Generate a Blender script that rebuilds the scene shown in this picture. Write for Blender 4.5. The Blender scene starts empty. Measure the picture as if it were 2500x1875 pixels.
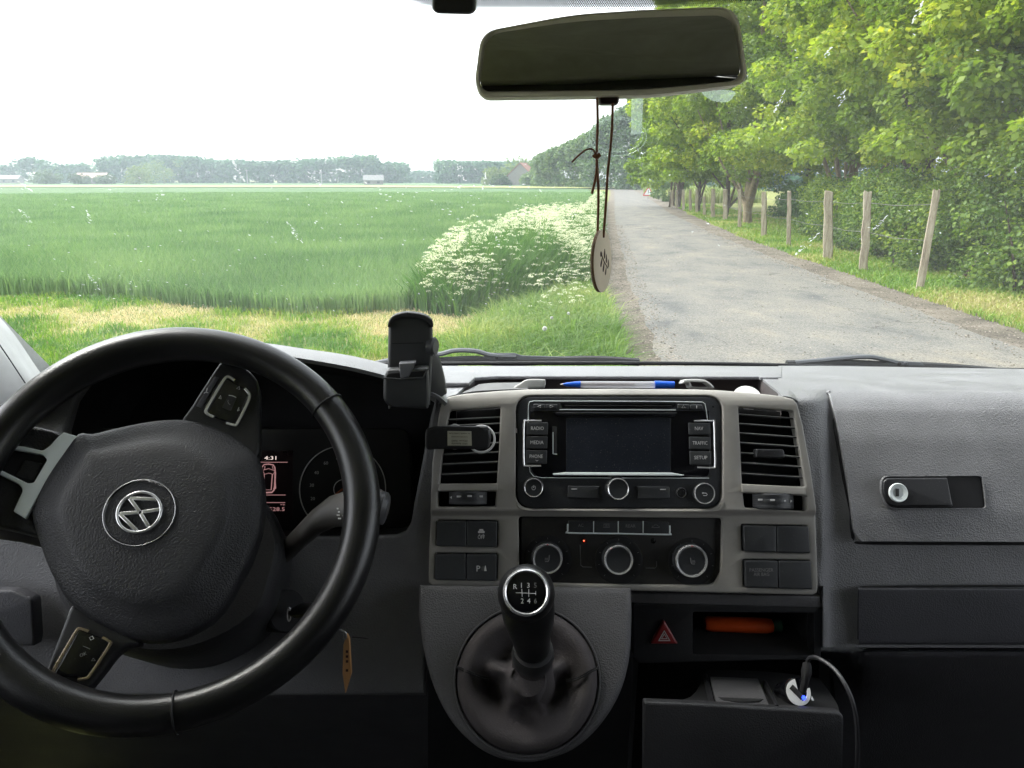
import bpy, bmesh, math, random
import numpy as np
from mathutils import Vector, Matrix, noise
from mathutils.geometry import tessellate_polygon

# ------------------------------------------------------------------ camera, world, sun, exposure
S = bpy.context.scene
PITCH = math.radians(14.82); F = 1880.0; EYE = Vector((0, 0, 1.75))
cam_d = bpy.data.cameras.new('camera'); cam = bpy.data.objects.new('camera', cam_d)
S.collection.objects.link(cam); S.camera = cam
cam_d.sensor_width = 36.0; cam_d.lens = 36.0 * F / 2500.0
cam_d.clip_start = 0.01; cam_d.clip_end = 6000
cam.location = EYE; cam.rotation_euler = (math.radians(90) - PITCH, 0, 0)

SUN_EL, SUN_AZ = math.radians(52), math.radians(-62)      # azimuth from +Y towards +X
w = bpy.data.worlds.new('World'); S.world = w; w.use_nodes = True
nt = w.node_tree; bg = nt.nodes['Background']
sky = nt.nodes.new('ShaderNodeTexSky'); sky.sky_type = 'NISHITA'; sky.sun_disc = False
sky.sun_elevation = SUN_EL; sky.sun_rotation = SUN_AZ
sky.air_density = 1.0; sky.dust_density = 2.5; sky.ozone_density = 1.0
hs = nt.nodes.new('ShaderNodeHueSaturation'); hs.inputs['Saturation'].default_value = 0.22
hs.inputs['Value'].default_value = 1.0
nt.links.new(sky.outputs[0], hs.inputs['Color']); nt.links.new(hs.outputs[0], bg.inputs['Color'])
bg.inputs['Strength'].default_value = 0.15
sd = bpy.data.lights.new('sun', 'SUN'); sun = bpy.data.objects.new('sun', sd); S.collection.objects.link(sun)
sd.energy = .8; sd.angle = math.radians(30); sd.color = (1, 0.96, 0.9)
sv = Vector((math.sin(SUN_AZ) * math.cos(SUN_EL), math.cos(SUN_AZ) * math.cos(SUN_EL), math.sin(SUN_EL)))
sun.rotation_euler = (-sv).to_track_quat('-Z', 'Y').to_euler(); sun.location = sv * 50
S.view_settings.view_transform = 'Standard'; S.view_settings.look = 'None'
S.view_settings.gamma = 1.0; S.view_settings.exposure = 2.17
S.render.engine = 'CYCLES'
cy = S.cycles; cy.max_bounces = 8; cy.diffuse_bounces = 4; cy.glossy_bounces = 4; cy.transmission_bounces = 6
cy.transparent_max_bounces = 16; cy.use_denoising = True; cy.caustics_reflective = False; cy.caustics_refractive = False
cy.volume_bounces = 0; cy.sample_clamp_indirect = 6.0

COL = S.collection
rnd = random.Random(7)
# ------------------------------------------------------------------ helpers
CP_, SP_ = math.cos(PITCH), math.sin(PITCH)
def ray(px, py):
    a = (px - 1250) / F; b = (937.5 - py) / F
    return Vector((a, CP_ + b * SP_, -SP_ + b * CP_))
def P(px, py, Y):
    r = ray(px, py); return EYE + r * (Y / r.y)
def G(px, py, z=0.0):
    r = ray(px, py); return EYE + r * ((z - EYE.z) / r.z)

class Plane:
    def __init__(s, o, n, up=(0, 0, 1)):
        s.o = Vector(o); s.n = Vector(n).normalized()
        up = Vector(up); s.v = (up - s.n * up.dot(s.n)).normalized(); s.u = s.v.cross(s.n).normalized()
    def uv(s, px, py, h=0.0):
        r = ray(px, py); o = s.o + s.n * h
        t = (o - EYE).dot(s.n) / r.dot(s.n); q = EYE + r * t - o
        return (q.dot(s.u), q.dot(s.v))
    def w(s, u, v, h=0.0): return s.o + s.u * u + s.v * v + s.n * h
    def px(s, px, py, h=0.0): a = s.uv(px, py, h); return s.w(a[0], a[1], h)
    def uvs(s, pts, h=0.0): return [s.uv(p[0], p[1], h) for p in pts]

def tilt(deg, az=0):
    e = math.radians(deg); a = math.radians(az)
    return Vector((math.sin(a) * math.cos(e), -math.cos(a) * math.cos(e), math.sin(e)))

def setp(o, label=None, cat=None, group=None, kind=None):
    if label: o['label'] = label
    if cat: o['category'] = cat
    if group: o['group'] = group
    if kind: o['kind'] = kind
    return o
def thing(name, loc, label, cat, group=None):
    o = bpy.data.objects.new(name, None); COL.objects.link(o); o.location = loc; o.empty_display_size = 0.05
    return setp(o, label, cat, group)
def rootof(o):
    while o.parent: o = o.parent
    return o
def link(name, me, mat, parent=None, origin=None, smooth=True, sharp=38):
    """verts are in world space; the object's own origin becomes its thing's base"""
    off = Vector(rootof(parent).location) if parent else (Vector(origin) if origin is not None else None)
    if off is None:
        n = len(me.vertices); a = np.empty(n * 3); me.vertices.foreach_get('co', a); a = a.reshape(-1, 3)
        off = Vector(((a[:, 0].min() + a[:, 0].max()) / 2, (a[:, 1].min() + a[:, 1].max()) / 2, a[:, 2].min()))
    me.transform(Matrix.Translation(-off))
    o = bpy.data.objects.new(name, me); COL.objects.link(o)
    if parent: o.parent = parent
    else: o.location = off
    if mat is not None:
        me.materials.clear(); me.materials.append(mat)
    if smooth:
        me.shade_smooth()
        try: me.set_sharp_from_angle(angle=math.radians(sharp))
        except Exception: pass
    return o
def mesh(name, vs, fs, mat, parent=None, **k):
    me = bpy.data.meshes.new(name); me.from_pydata([tuple(v) for v in vs], [], fs); me.update()
    return link(name, me, mat, parent, **k)

def rpoly(pts, seg=5, closed=True):
    """polygon [(x,y,r)] with rounded corners"""
    out = []; n = len(pts)
    for i in range(n):
        p = pts[i]; r = p[2] if len(p) > 2 else 0
        if r <= 0: out.append((p[0], p[1])); continue
        a = Vector(pts[i - 1][:2]); b = Vector(p[:2]); c = Vector(pts[(i + 1) % n][:2])
        d1 = (a - b); d2 = (c - b); t = min(r, d1.length * .49, d2.length * .49)
        s = b + d1.normalized() * t; e = b + d2.normalized() * t
        for k in range(seg + 1):
            q = k / seg; m = s * (1 - q) ** 2 + b * 2 * q * (1 - q) + e * q * q
            out.append((m.x, m.y))
    return out
def rect(x0, y0, x1, y1, r=0): return rpoly([(x0, y0, r), (x1, y0, r), (x1, y1, r), (x0, y1, r)])
def cmr(pts, sub=6, closed=False):
    """Catmull-Rom through points of any dimension"""
    pts = [tuple(p) for p in pts]; n = len(pts); out = []
    rng = range(n if closed else n - 1)
    for i in rng:
        p0 = pts[(i - 1) % n] if (closed or i > 0) else pts[0]
        p1 = pts[i]; p2 = pts[(i + 1) % n]; p3 = pts[(i + 2) % n] if (closed or i + 2 < n) else pts[-1]
        for k in range(sub):
            t = k / sub; t2 = t * t; t3 = t2 * t
            out.append(tuple(.5 * ((2 * b) + (-a + c) * t + (2 * a - 5 * b + 4 * c - d) * t2 + (-a + 3 * b - 3 * c + d) * t3)
                             for a, b, c, d in zip(p0, p1, p2, p3)))
    if not closed: out.append(pts[-1])
    return out
def area(l): return sum(l[i - 1][0] * l[i][1] - l[i][0] * l[i - 1][1] for i in range(len(l)))
def ell(cx, cy, rx, ry, n=40, a0=0): return [(cx + rx * math.cos(2 * math.pi * k / n + a0), cy + ry * math.sin(2 * math.pi * k / n + a0)) for k in range(n)]

def platemesh(pl, loops, h0, h1, bevel=.0006, bres=2, cuts=None, bend=None):
    cu = bpy.data.curves.new('c', 'CURVE'); cu.dimensions = '2D'; cu.fill_mode = 'BOTH'
    bevel = min(bevel, (h1 - h0) * .49)
    for l in loops:
        sp = cu.splines.new('POLY'); sp.points.add(len(l) - 1)
        for i, q in enumerate(l): sp.points[i].co = (q[0] * 100, q[1] * 100, 0, 1)
        sp.use_cyclic_u = True
    cu.bevel_depth = bevel * 100; cu.bevel_resolution = bres; cu.offset = -bevel * 100
    cu.extrude = ((h1 - h0) / 2 - bevel) * 100
    ob = bpy.data.objects.new('c', cu); me = bpy.data.meshes.new_from_object(ob)
    bpy.data.objects.remove(ob); bpy.data.curves.remove(cu)
    hm = (h0 + h1) / 2
    bm = bmesh.new(); bm.from_mesh(me)
    bmesh.ops.scale(bm, vec=(.01, .01, .01), verts=bm.verts)
    bmesh.ops.remove_doubles(bm, verts=bm.verts, dist=1e-6)
    if cuts:
        for ax, vals in cuts.items():
            no = (1, 0, 0) if ax == 'u' else (0, 1, 0)
            for c in vals:
                bmesh.ops.bisect_plane(bm, geom=bm.verts[:] + bm.edges[:] + bm.faces[:], dist=1e-6, plane_co=(c, 0, 0) if ax == 'u' else (0, c, 0), plane_no=no)
    for v in bm.verts:
        h = v.co.z + hm
        if bend:
            r = bend(v.co.x, v.co.y)
            h += r
        v.co = pl.w(v.co.x, v.co.y, h)
    bmesh.ops.recalc_face_normals(bm, faces=bm.faces)
    bm.to_mesh(me); bm.free(); me.update()
    return me
def plate(name, pl, loops, h0, h1, mat, parent=None, bevel=.0006, bres=2, cuts=None, bend=None, sharp=38, **k):
    if loops and not isinstance(loops[0][0], (tuple, list)): loops = [loops]
    return link(name, platemesh(pl, loops, h0, h1, bevel, bres, cuts, bend), mat, parent, sharp=sharp, **k)
def pplate(name, pl, loops, h0, h1, mat, parent=None, **k):
    """loops in photo pixels, laid on the plane pl at height h1"""
    if not isinstance(loops[0][0], (tuple, list)): loops = [loops]
    return plate(name, pl, [pl.uvs(l, h1) for l in loops], h0, h1, mat, parent, **k)
def text(name, pl, s, px, py, hpx, h, mat, parent, rot=0, width=None, thick=.0002, bold=0.0, squash=1.0):
    cu = bpy.data.curves.new('t', 'FONT'); cu.body = s; cu.size = 1; cu.align_x = 'CENTER'; cu.align_y = 'CENTER'
    cu.extrude = 0.02; cu.resolution_u = 2; cu.offset = bold
    ob = bpy.data.objects.new('t', cu); me = bpy.data.meshes.new_from_object(ob)
    bpy.data.objects.remove(ob)
    n = len(me.vertices); a = np.empty(n * 3); me.vertices.foreach_get('co', a); a = a.reshape(-1, 3)
    lo, hi = a.min(0), a.max(0)
    u0, v0 = pl.uv(px, py, h); u1, v1 = pl.uv(px, py - hpx, h); sc = math.hypot(u1 - u0, v1 - v0) / max(hi[1] - lo[1], 1e-6)
    sx = sc * squash
    if width:
        u2, v2 = pl.uv(px + width, py, h); sx = math.hypot(u2 - u0, v2 - v0) / max(hi[0] - lo[0], 1e-6)
    a[:, 0] = (a[:, 0] - (lo[0] + hi[0]) / 2) * sx; a[:, 1] = (a[:, 1] - (lo[1] + hi[1]) / 2) * sc
    a[:, 2] = (a[:, 2] / .04 + .5) * thick
    c, s_ = math.cos(rot), math.sin(rot)
    co = [pl.w(u0 + x * c - y * s_, v0 + x * s_ + y * c, h + z) for x, y, z in a]
    for i, q in enumerate(co): me.vertices[i].co = q
    me.update()
    return link(name, me, mat, parent, smooth=False)
def frames(pts, closed=False, up0=None):
    pts = [Vector(p) for p in pts]; n = len(pts); T = []
    for i in range(n):
        a = pts[i - 1] if (i > 0 or closed) else pts[0]; b = pts[(i + 1) % n] if (i < n - 1 or closed) else pts[-1]
        T.append((b - a).normalized() if (b - a).length > 1e-9 else Vector((0, 0, 1)))
    up = Vector(up0) if up0 is not None else (Vector((0, 0, 1)) if abs(T[0].z) < .9 else Vector((0, 1, 0)))
    U = []
    for i in range(n):
        up = (up - T[i] * up.dot(T[i])); up = up.normalized() if up.length > 1e-6 else T[i].orthogonal().normalized()
        U.append(up)
    return pts, T, U
def tubemesh(vs, fs, pts, r, seg=10, closed=False, flat=1.0, up0=None, caps=True):
    pts, T, U = frames(pts, closed, up0); n = len(pts); b = len(vs)
    for i in range(n):
        R = r[i] if isinstance(r, (list, tuple)) else r
        B = T[i].cross(U[i])
        for k in range(seg):
            a = 2 * math.pi * k / seg
            vs.append(pts[i] + B * math.cos(a) * R + U[i] * math.sin(a) * R * flat)
    for i in range(n if closed else n - 1):
        for k in range(seg):
            a0 = b + i * seg + k; a1 = b + i * seg + (k + 1) % seg; j = (i + 1) % n
            fs.append((a0, a1, b + j * seg + (k + 1) % seg, b + j * seg + k))
    if caps and not closed:
        fs.append(tuple(b + k for k in range(seg))[::-1]); fs.append(tuple(b + (n - 1) * seg + k for k in range(seg)))
def tube(name, pts, r, mat, parent=None, seg=10, closed=False, flat=1.0, up0=None, **k):
    vs, fs = [], []; tubemesh(vs, fs, pts, r, seg, closed, flat, up0); return mesh(name, vs, fs, mat, parent, **k)
def lathe(name, pl, cu, cv, prof, mat, parent=None, seg=48, el=1.0, **k):
    """profile [(radius, height above plane)] revolved about the plane's normal at (cu,cv)"""
    vs, fs = [], []
    for r, h in prof:
        for i in range(seg):
            a = 2 * math.pi * i / seg; vs.append(pl.w(cu + r * math.cos(a), cv + r * math.sin(a) * el, h))
    for j in range(len(prof) - 1):
        for i in range(seg): fs.append((j * seg + i, (j + 1) * seg + i, (j + 1) * seg + (i + 1) % seg, j * seg + (i + 1) % seg))
    if prof[0][0] > 0: fs.append(tuple(range(seg)))
    if prof[-1][0] > 0: fs.append(tuple((len(prof) - 1) * seg + i for i in range(seg))[::-1])
    me = bpy.data.meshes.new(name); me.from_pydata([tuple(v) for v in vs], [], fs)
    bm = bmesh.new(); bm.from_mesh(me); bmesh.ops.remove_doubles(bm, verts=bm.verts, dist=1e-7); bmesh.ops.recalc_face_normals(bm, faces=bm.faces); bm.to_mesh(me); bm.free()
    return link(name, me, mat, parent, **k)
def plathe(name, pl, px, py, prof, mat, parent=None, h=0, **k):
    u, v = pl.uv(px, py, h); return lathe(name, pl, u, v, prof, mat, parent, **k)
def pxr(pl, px, py, r, h=0):
    a = pl.uv(px, py, h); b = pl.uv(px + r, py, h); return math.hypot(a[0] - b[0], a[1] - b[1])
def radial(name, pl, outline, centre, prof, mat, parent=None, fn=None, close=True, **k):
    """rings: outline scaled about centre by s at height h"""
    n = len(outline); vs, fs = [], []
    for j, (s, h) in enumerate(prof):
        for i, q in enumerate(outline):
            u = centre[0] + (q[0] - centre[0]) * s; v = centre[1] + (q[1] - centre[1]) * s
            hh = h + (fn(u, v, s, i / n) if fn else 0)
            vs.append(pl.w(u, v, hh))
    for j in range(len(prof) - 1):
        for i in range(n): fs.append((j * n + i, j * n + (i + 1) % n, (j + 1) * n + (i + 1) % n, (j + 1) * n + i))
    if close: fs.append(tuple((len(prof) - 1) * n + i for i in range(n)))
    me = bpy.data.meshes.new(name); me.from_pydata([tuple(v) for v in vs], [], fs)
    bm = bmesh.new(); bm.from_mesh(me); bmesh.ops.recalc_face_normals(bm, faces=bm.faces)
    cen = sum((f.normal.dot(pl.n) * f.calc_area() for f in bm.faces))
    if cen < 0: bmesh.ops.reverse_faces(bm, faces=bm.faces)
    bm.to_mesh(me); bm.free()
    return link(name, me, mat, parent, **k)
def patch(name, rows, mat, parent=None, su=4, sv=4, thick=0.0, **k):
    """smooth surface through a grid of 3-D points"""
    R = [cmr(r, su) for r in rows]; C = [cmr([R[j][i] for j in range(len(R))], sv) for i in range(len(R[0]))]
    nu, nv = len(C), len(C[0]); vs = [C[i][j] for j in range(nv) for i in range(nu)]
    fs = [(j * nu + i, j * nu + i + 1, (j + 1) * nu + i + 1, (j + 1) * nu + i) for j in range(nv - 1) for i in range(nu - 1)]
    me = bpy.data.meshes.new(name); me.from_pydata(vs, [], fs); me.update()
    if thick:
        bm = bmesh.new(); bm.from_mesh(me); bmesh.ops.recalc_face_normals(bm, faces=bm.faces)
        s = sum(f.normal.dot(EYE - f.calc_center_median()) for f in bm.faces)
        if s < 0: bmesh.ops.reverse_faces(bm, faces=bm.faces)
        bmesh.ops.solidify(bm, geom=bm.faces[:], thickness=thick)
        bmesh.ops.recalc_face_normals(bm, faces=bm.faces); bm.to_mesh(me); bm.free()
    return link(name, me, mat, parent, **k)
def box(vs, fs, c, s, rz=0, rx=0):
    M = Matrix.Translation(c) @ Matrix.Rotation(rz, 4, 'Z') @ Matrix.Rotation(rx, 4, 'X'); b = len(vs)
    for x in (-1, 1):
        for y in (-1, 1):
            for z in (-1, 1): vs.append(M @ Vector((x * s[0] / 2, y * s[1] / 2, z * s[2] / 2)))
    for f in ((0, 1, 3, 2), (4, 6, 7, 5), (0, 4, 5, 1), (2, 3, 7, 6), (0, 2, 6, 4), (1, 5, 7, 3)): fs.append(tuple(b + i for i in f))
def boxo(name, c, s, mat, parent=None, rz=0, rx=0, bevel=0, **k):
    vs, fs = [], []; box(vs, fs, c, s, rz, rx)
    me = bpy.data.meshes.new(name); me.from_pydata([tuple(v) for v in vs], [], fs)
    if bevel:
        bm = bmesh.new(); bm.from_mesh(me); bmesh.ops.bevel(bm, geom=bm.edges[:], offset=bevel, segments=3, affect='EDGES', profile=.5); bm.to_mesh(me); bm.free()
    return link(name, me, mat, parent, **k)

# ------------------------------------------------------------------ materials
def mat(name):
    m = bpy.data.materials.new(name); m.use_nodes = True; return m, m.node_tree, m.node_tree.nodes['Principled BSDF']
def N(nt, t, **k):
    n = nt.nodes.new(t)
    for a, b in k.items():
        if a.startswith('_'): setattr(n, a[1:], b)
        else: n.inputs[a].default_value = b
    return n
def ramp(nt, src, stops, interp='LINEAR'):
    r = nt.nodes.new('ShaderNodeValToRGB'); r.color_ramp.interpolation = interp; e = r.color_ramp.elements
    while len(e) < len(stops): e.new(.5)
    for i, (p, c) in enumerate(stops): e[i].position = p; e[i].color = (*c, 1) if len(c) == 3 else c
    nt.links.new(src, r.inputs[0]); return r
def plastic(name, col, rough=.5, grain=0, gs=.3, cell=True, coat=0, var=.12, metal=0, dust=0, spec=.5):
    m, nt, b = mat(name); L = nt.links
    b.inputs['Roughness'].default_value = rough; b.inputs['Metallic'].default_value = metal
    b.inputs['Specular IOR Level'].default_value = spec
    if coat: b.inputs['Coat Weight'].default_value = coat; b.inputs['Coat Roughness'].default_value = .08
    tc = N(nt, 'ShaderNodeNewGeometry')
    n1 = N(nt, 'ShaderNodeTexNoise', Scale=14.0, Detail=5.0, Roughness=.6); L.new(tc.outputs['Position'], n1.inputs['Vector'])
    lo = tuple(c * (1 - var) for c in col); hi = tuple(min(1, c * (1 + var)) for c in col)
    r = ramp(nt, n1.outputs['Fac'], [(.35, lo), (.65, hi)]); cout = r.outputs[0]
    if dust:
        n2 = N(nt, 'ShaderNodeTexNoise', Scale=900.0, Detail=2.0); L.new(tc.outputs['Position'], n2.inputs['Vector'])
        r2 = ramp(nt, n2.outputs['Fac'], [(.66, (0, 0, 0)), (.76, (1, 1, 1))])
        mx = N(nt, 'ShaderNodeMix', _data_type='RGBA'); mu = N(nt, 'ShaderNodeMath', _operation='MULTIPLY'); mu.inputs[1].default_value = dust
        L.new(r2.outputs[0], mu.inputs[0]); L.new(mu.outputs[0], mx.inputs[0]); L.new(cout, mx.inputs[6]); mx.inputs[7].default_value = (.55, .53, .5, 1)
        cout = mx.outputs[2]
    L.new(cout, b.inputs['Base Color'])
    rr = ramp(nt, n1.outputs['Fac'], [(.3, (rough * .85,) * 3), (.7, (min(1, rough * 1.15),) * 3)]); L.new(rr.outputs[0], b.inputs['Roughness'])
    if grain:
        if cell:
            t = N(nt, 'ShaderNodeTexVoronoi', Scale=grain); t.feature = 'SMOOTH_F1'; t.inputs['Smoothness'].default_value = .35; ho = t.outputs['Distance']
            nn = N(nt, 'ShaderNodeTexNoise', Scale=grain * .5, Detail=2.0); L.new(tc.outputs['Position'], nn.inputs['Vector'])
            va = N(nt, 'ShaderNodeVectorMath', _operation='SCALE'); va.inputs['Scale'].default_value = 1.6 / grain
            L.new(nn.outputs['Color'], va.inputs[0]); vb = N(nt, 'ShaderNodeVectorMath', _operation='ADD')
            L.new(va.outputs[0], vb.inputs[0]); L.new(tc.outputs['Position'], vb.inputs[1]); L.new(vb.outputs[0], t.inputs['Vector'])
        else:
            t = N(nt, 'ShaderNodeTexNoise', Scale=grain, Detail=3.0); ho = t.outputs['Fac']; L.new(tc.outputs['Position'], t.inputs['Vector'])
        bp = N(nt, 'ShaderNodeBump', Strength=gs, Distance=.0006); L.new(ho, bp.inputs['Height']); L.new(bp.outputs[0], b.inputs['Normal'])
    return m
M = {}
M['dash'] = plastic('dash_grained_plastic', (.205, .205, .213), .5, 620, 1.0, dust=.2)
M['dashlow'] = plastic('dash_lower_plastic', (.06, .06, .068), .55, 620, .6)
M['trim'] = plastic('console_satin_plastic', (.33, .315, .29), .42, 2500, .12, cell=False, dust=.25)
M['black'] = plastic('black_plastic', (.018, .018, .02), .42, 2500, .1, cell=False, dust=.12)
M['dash_shade'] = plastic('dash_plastic_shaded', (.125, .125, .13), .52, 620, .8, dust=.12)  # dash plastic darkened: shade on the driver side put into its colour
M['console'] = plastic('console_shade_plastic', (.085, .083, .086), .55, 620, .8, dust=.18)  # darker copy of the dash plastic, the lower console's shade in its colour
M['dialmark'] = plastic('dial_print', (.5, .5, .48), .5)
M['tray'] = plastic('tray_plastic', (.022, .022, .024), .5, 620, .6)
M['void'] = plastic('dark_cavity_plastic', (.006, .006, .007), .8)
M['gloss'] = plastic('gloss_black', (.006, .006, .008), .12, dust=.06, coat=.5)
M['screen'] = plastic('screen_glass', (.02, .023, .032), .22, dust=.25)
M['button'] = plastic('button_plastic', (.032, .034, .037), .45, 2600, .08, cell=False, dust=.15)
M['chrome'] = plastic('chrome', (.85, .85, .86), .22, metal=.72, var=.03)
M['silver'] = plastic('satin_silver', (.8, .86, .86), .4, 3000, .08, cell=False, metal=0, var=.05, coat=.3)
M['leather'] = plastic('rim_leather', (.006, .006, .0065), .33, 900, .16, spec=.6)
M['airbag'] = plastic('airbag_skin', (.024, .024, .027), .55, 620, .8)
M['gaiter'] = plastic('gaiter_leather', (.07, .062, .063), .8, 500, .4, dust=.15, spec=.3)
M['rubber'] = plastic('rubber', (.02, .02, .021), .6)
M['holder'] = plastic('holder_plastic', (.045, .047, .05), .42, 1800, .15, cell=False)
M['grey'] = plastic('light_grey_plastic', (.4, .4, .39), .5, 900, .15)
M['white'] = plastic('white_plastic', (.8, .8, .8), .35)
M['mark'] = plastic('print_white', (.62, .62, .62), .5, var=.05)
M['markdim'] = plastic('print_grey', (.17, .17, .17), .5, var=.05)
M['pillar'] = plastic('pillar_trim', (.62, .62, .61), .6, 1200, .2)
M['liner'] = plastic('roof_liner', (.55, .55, .52), .95)
M['seat'] = plastic('seat_cloth', (.03, .03, .032), .95)
M['wiper'] = plastic('wiper_paint', (.075, .08, .088), .5)
M['red'] = plastic('red_button', (.22, .012, .014), .35)
M['orange'] = plastic('orange_plastic', (.75, .09, .01), .35)
M['blue'] = plastic('blue_plastic', (.01, .1, .6), .25)
M['label'] = plastic('sticker_paper', (.42, .41, .33), .7)
M['ink'] = plastic('ink', (.02, .02, .02), .6)
M['wood'] = plastic('birch_wood', (.8, .68, .57), .6, 60, .2, cell=False, var=.08)
M['woodedge'] = plastic('burnt_edge', (.25, .11, .03), .6)
M['burn'] = plastic('burnt_mark', (.05, .015, .01), .7)
M['cord'] = plastic('leather_cord', (.16, .06, .02), .6)
M['tag'] = plastic('wood_tag', (.5, .26, .1), .6)
M['clear'] = None
def emit(name, col, st):
    m, nt, b = mat(name); b.inputs['Base Color'].default_value = (.01, .01, .01, 1)
    b.inputs['Emission Color'].default_value = (*col, 1); b.inputs['Emission Strength'].default_value = st; return m
M['lcd'] = emit('lcd_pixels', (.75, .38, .38), .11)
M['lcdw'] = emit('lcd_white', (.8, .65, .6), .28)
M['ledred'] = emit('led_red', (1, .12, .05), 1.2)
M['ledblue'] = emit('led_blue', (.02, .05, 1), 1.3)
M['usbwhite'] = plastic('usb_ring', (.85, .85, .85), .3)
def clearmat(name, tint=(1, 1, 1), film=.0, filmcol=(.8, .8, .8), gloss=.04, rough=.02):
    m = bpy.data.materials.new(name); m.use_nodes = True; nt = m.node_tree; nt.nodes.clear(); L = nt.links
    out = N(nt, 'ShaderNodeOutputMaterial'); tr = N(nt, 'ShaderNodeBsdfTransparent'); tr.inputs[0].default_value = (*tint, 1)
    gl = N(nt, 'ShaderNodeBsdfGlossy', Roughness=rough); gl.inputs['Color'].default_value = (1, 1, 1, 1)
    m1 = N(nt, 'ShaderNodeMixShader'); 
    if gloss < 0:
        fr = N(nt, 'ShaderNodeFresnel', IOR=1.45); L.new(fr.outputs[0], m1.inputs[0])
    else: m1.inputs[0].default_value = gloss
    L.new(tr.outputs[0], m1.inputs[1]); L.new(gl.outputs[0], m1.inputs[2])
    if film:
        tl = N(nt, 'ShaderNodeBsdfTranslucent'); tl.inputs[0].default_value = (*filmcol, 1)
        df = N(nt, 'ShaderNodeBsdfDiffuse'); df.inputs[0].default_value = (*filmcol, 1)
        m2 = N(nt, 'ShaderNodeMixShader'); m2.inputs[0].default_value = .5; L.new(tl.outputs[0], m2.inputs[1]); L.new(df.outputs[0], m2.inputs[2])
        m3 = N(nt, 'ShaderNodeMixShader'); m3.inputs[0].default_value = film
        L.new(m1.outputs[0], m3.inputs[1]); L.new(m2.outputs[0], m3.inputs[2]); L.new(m3.outputs[0], out.inputs[0])
    else: L.new(m1.outputs[0], out.inputs[0])
    return m
M['glass'] = clearmat('windscreen_glass', (.97, .985, .975), film=.012, gloss=.02)
M['film'] = clearmat('clear_sticker_film', (.8, .86, .82), film=.16, filmcol=(.75, .85, .78), gloss=.03)
M['penclear'] = clearmat('pen_barrel', (.9, .9, .92), film=.35, filmcol=(.85, .85, .88), gloss=.1)
M['splat'] = clearmat('bug_splat', (.9, .9, .9), film=.75, filmcol=(.85, .87, .86), gloss=.0)
# ================================================================== OUTSIDE
def npmesh(name, V, Fq, mat_, attrs=None, parent=None, kind=None, origin=(0, 0, 0), link_=True):
    """V (n,3); Fq list of index arrays (m,k) all of the same k"""
    me = bpy.data.meshes.new(name); V = np.asarray(V, dtype=np.float32)
    me.vertices.add(len(V)); me.vertices.foreach_set('co', V.ravel())
    tot = sum(f.size for f in Fq); nf = sum(len(f) for f in Fq)
    me.loops.add(tot); me.polygons.add(nf)
    me.loops.foreach_set('vertex_index', np.concatenate([f.ravel() for f in Fq]).astype(np.int32))
    sizes = np.concatenate([np.full(len(f), f.shape[1]) for f in Fq]); st = np.concatenate([[0], np.cumsum(sizes)[:-1]])
    me.polygons.foreach_set('loop_start', st.astype(np.int32))
    me.update(calc_edges=True)
    if attrs:
        for an, av in attrs.items():
            at = me.attributes.new(an, 'FLOAT', 'POINT'); at.data.foreach_set('value', np.asarray(av, dtype=np.float32))
    me.materials.append(mat_)
    o = bpy.data.objects.new(name, me)
    off = Vector(rootof(parent).location) if parent else Vector(origin)
    me.transform(Matrix.Translation(-off))
    COL.objects.link(o)
    if parent: o.parent = parent
    else: o.location = off
    return o
def leafmat(name, stops, trans=.35, rough=.5, attr='hue'):
    m = bpy.data.materials.new(name); m.use_nodes = True; nt = m.node_tree; nt.nodes.clear(); L = nt.links
    out = N(nt, 'ShaderNodeOutputMaterial'); a = N(nt, 'ShaderNodeAttribute', _attribute_name=attr)
    r = ramp(nt, a.outputs['Fac'], stops)
    df = N(nt, 'ShaderNodeBsdfPrincipled', Roughness=rough); df.inputs['Specular IOR Level'].default_value = .3
    tl = N(nt, 'ShaderNodeBsdfTranslucent'); L.new(r.outputs[0], df.inputs['Base Color'])
    hh = N(nt, 'ShaderNodeHueSaturation', Saturation=1.1, Value=1.3); L.new(r.outputs[0], hh.inputs['Color']); L.new(hh.outputs[0], tl.inputs[0])
    mx = N(nt, 'ShaderNodeMixShader'); mx.inputs[0].default_value = trans
    L.new(df.outputs[0], mx.inputs[1]); L.new(tl.outputs[0], mx.inputs[2]); L.new(mx.outputs[0], out.inputs[0])
    return m
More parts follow.
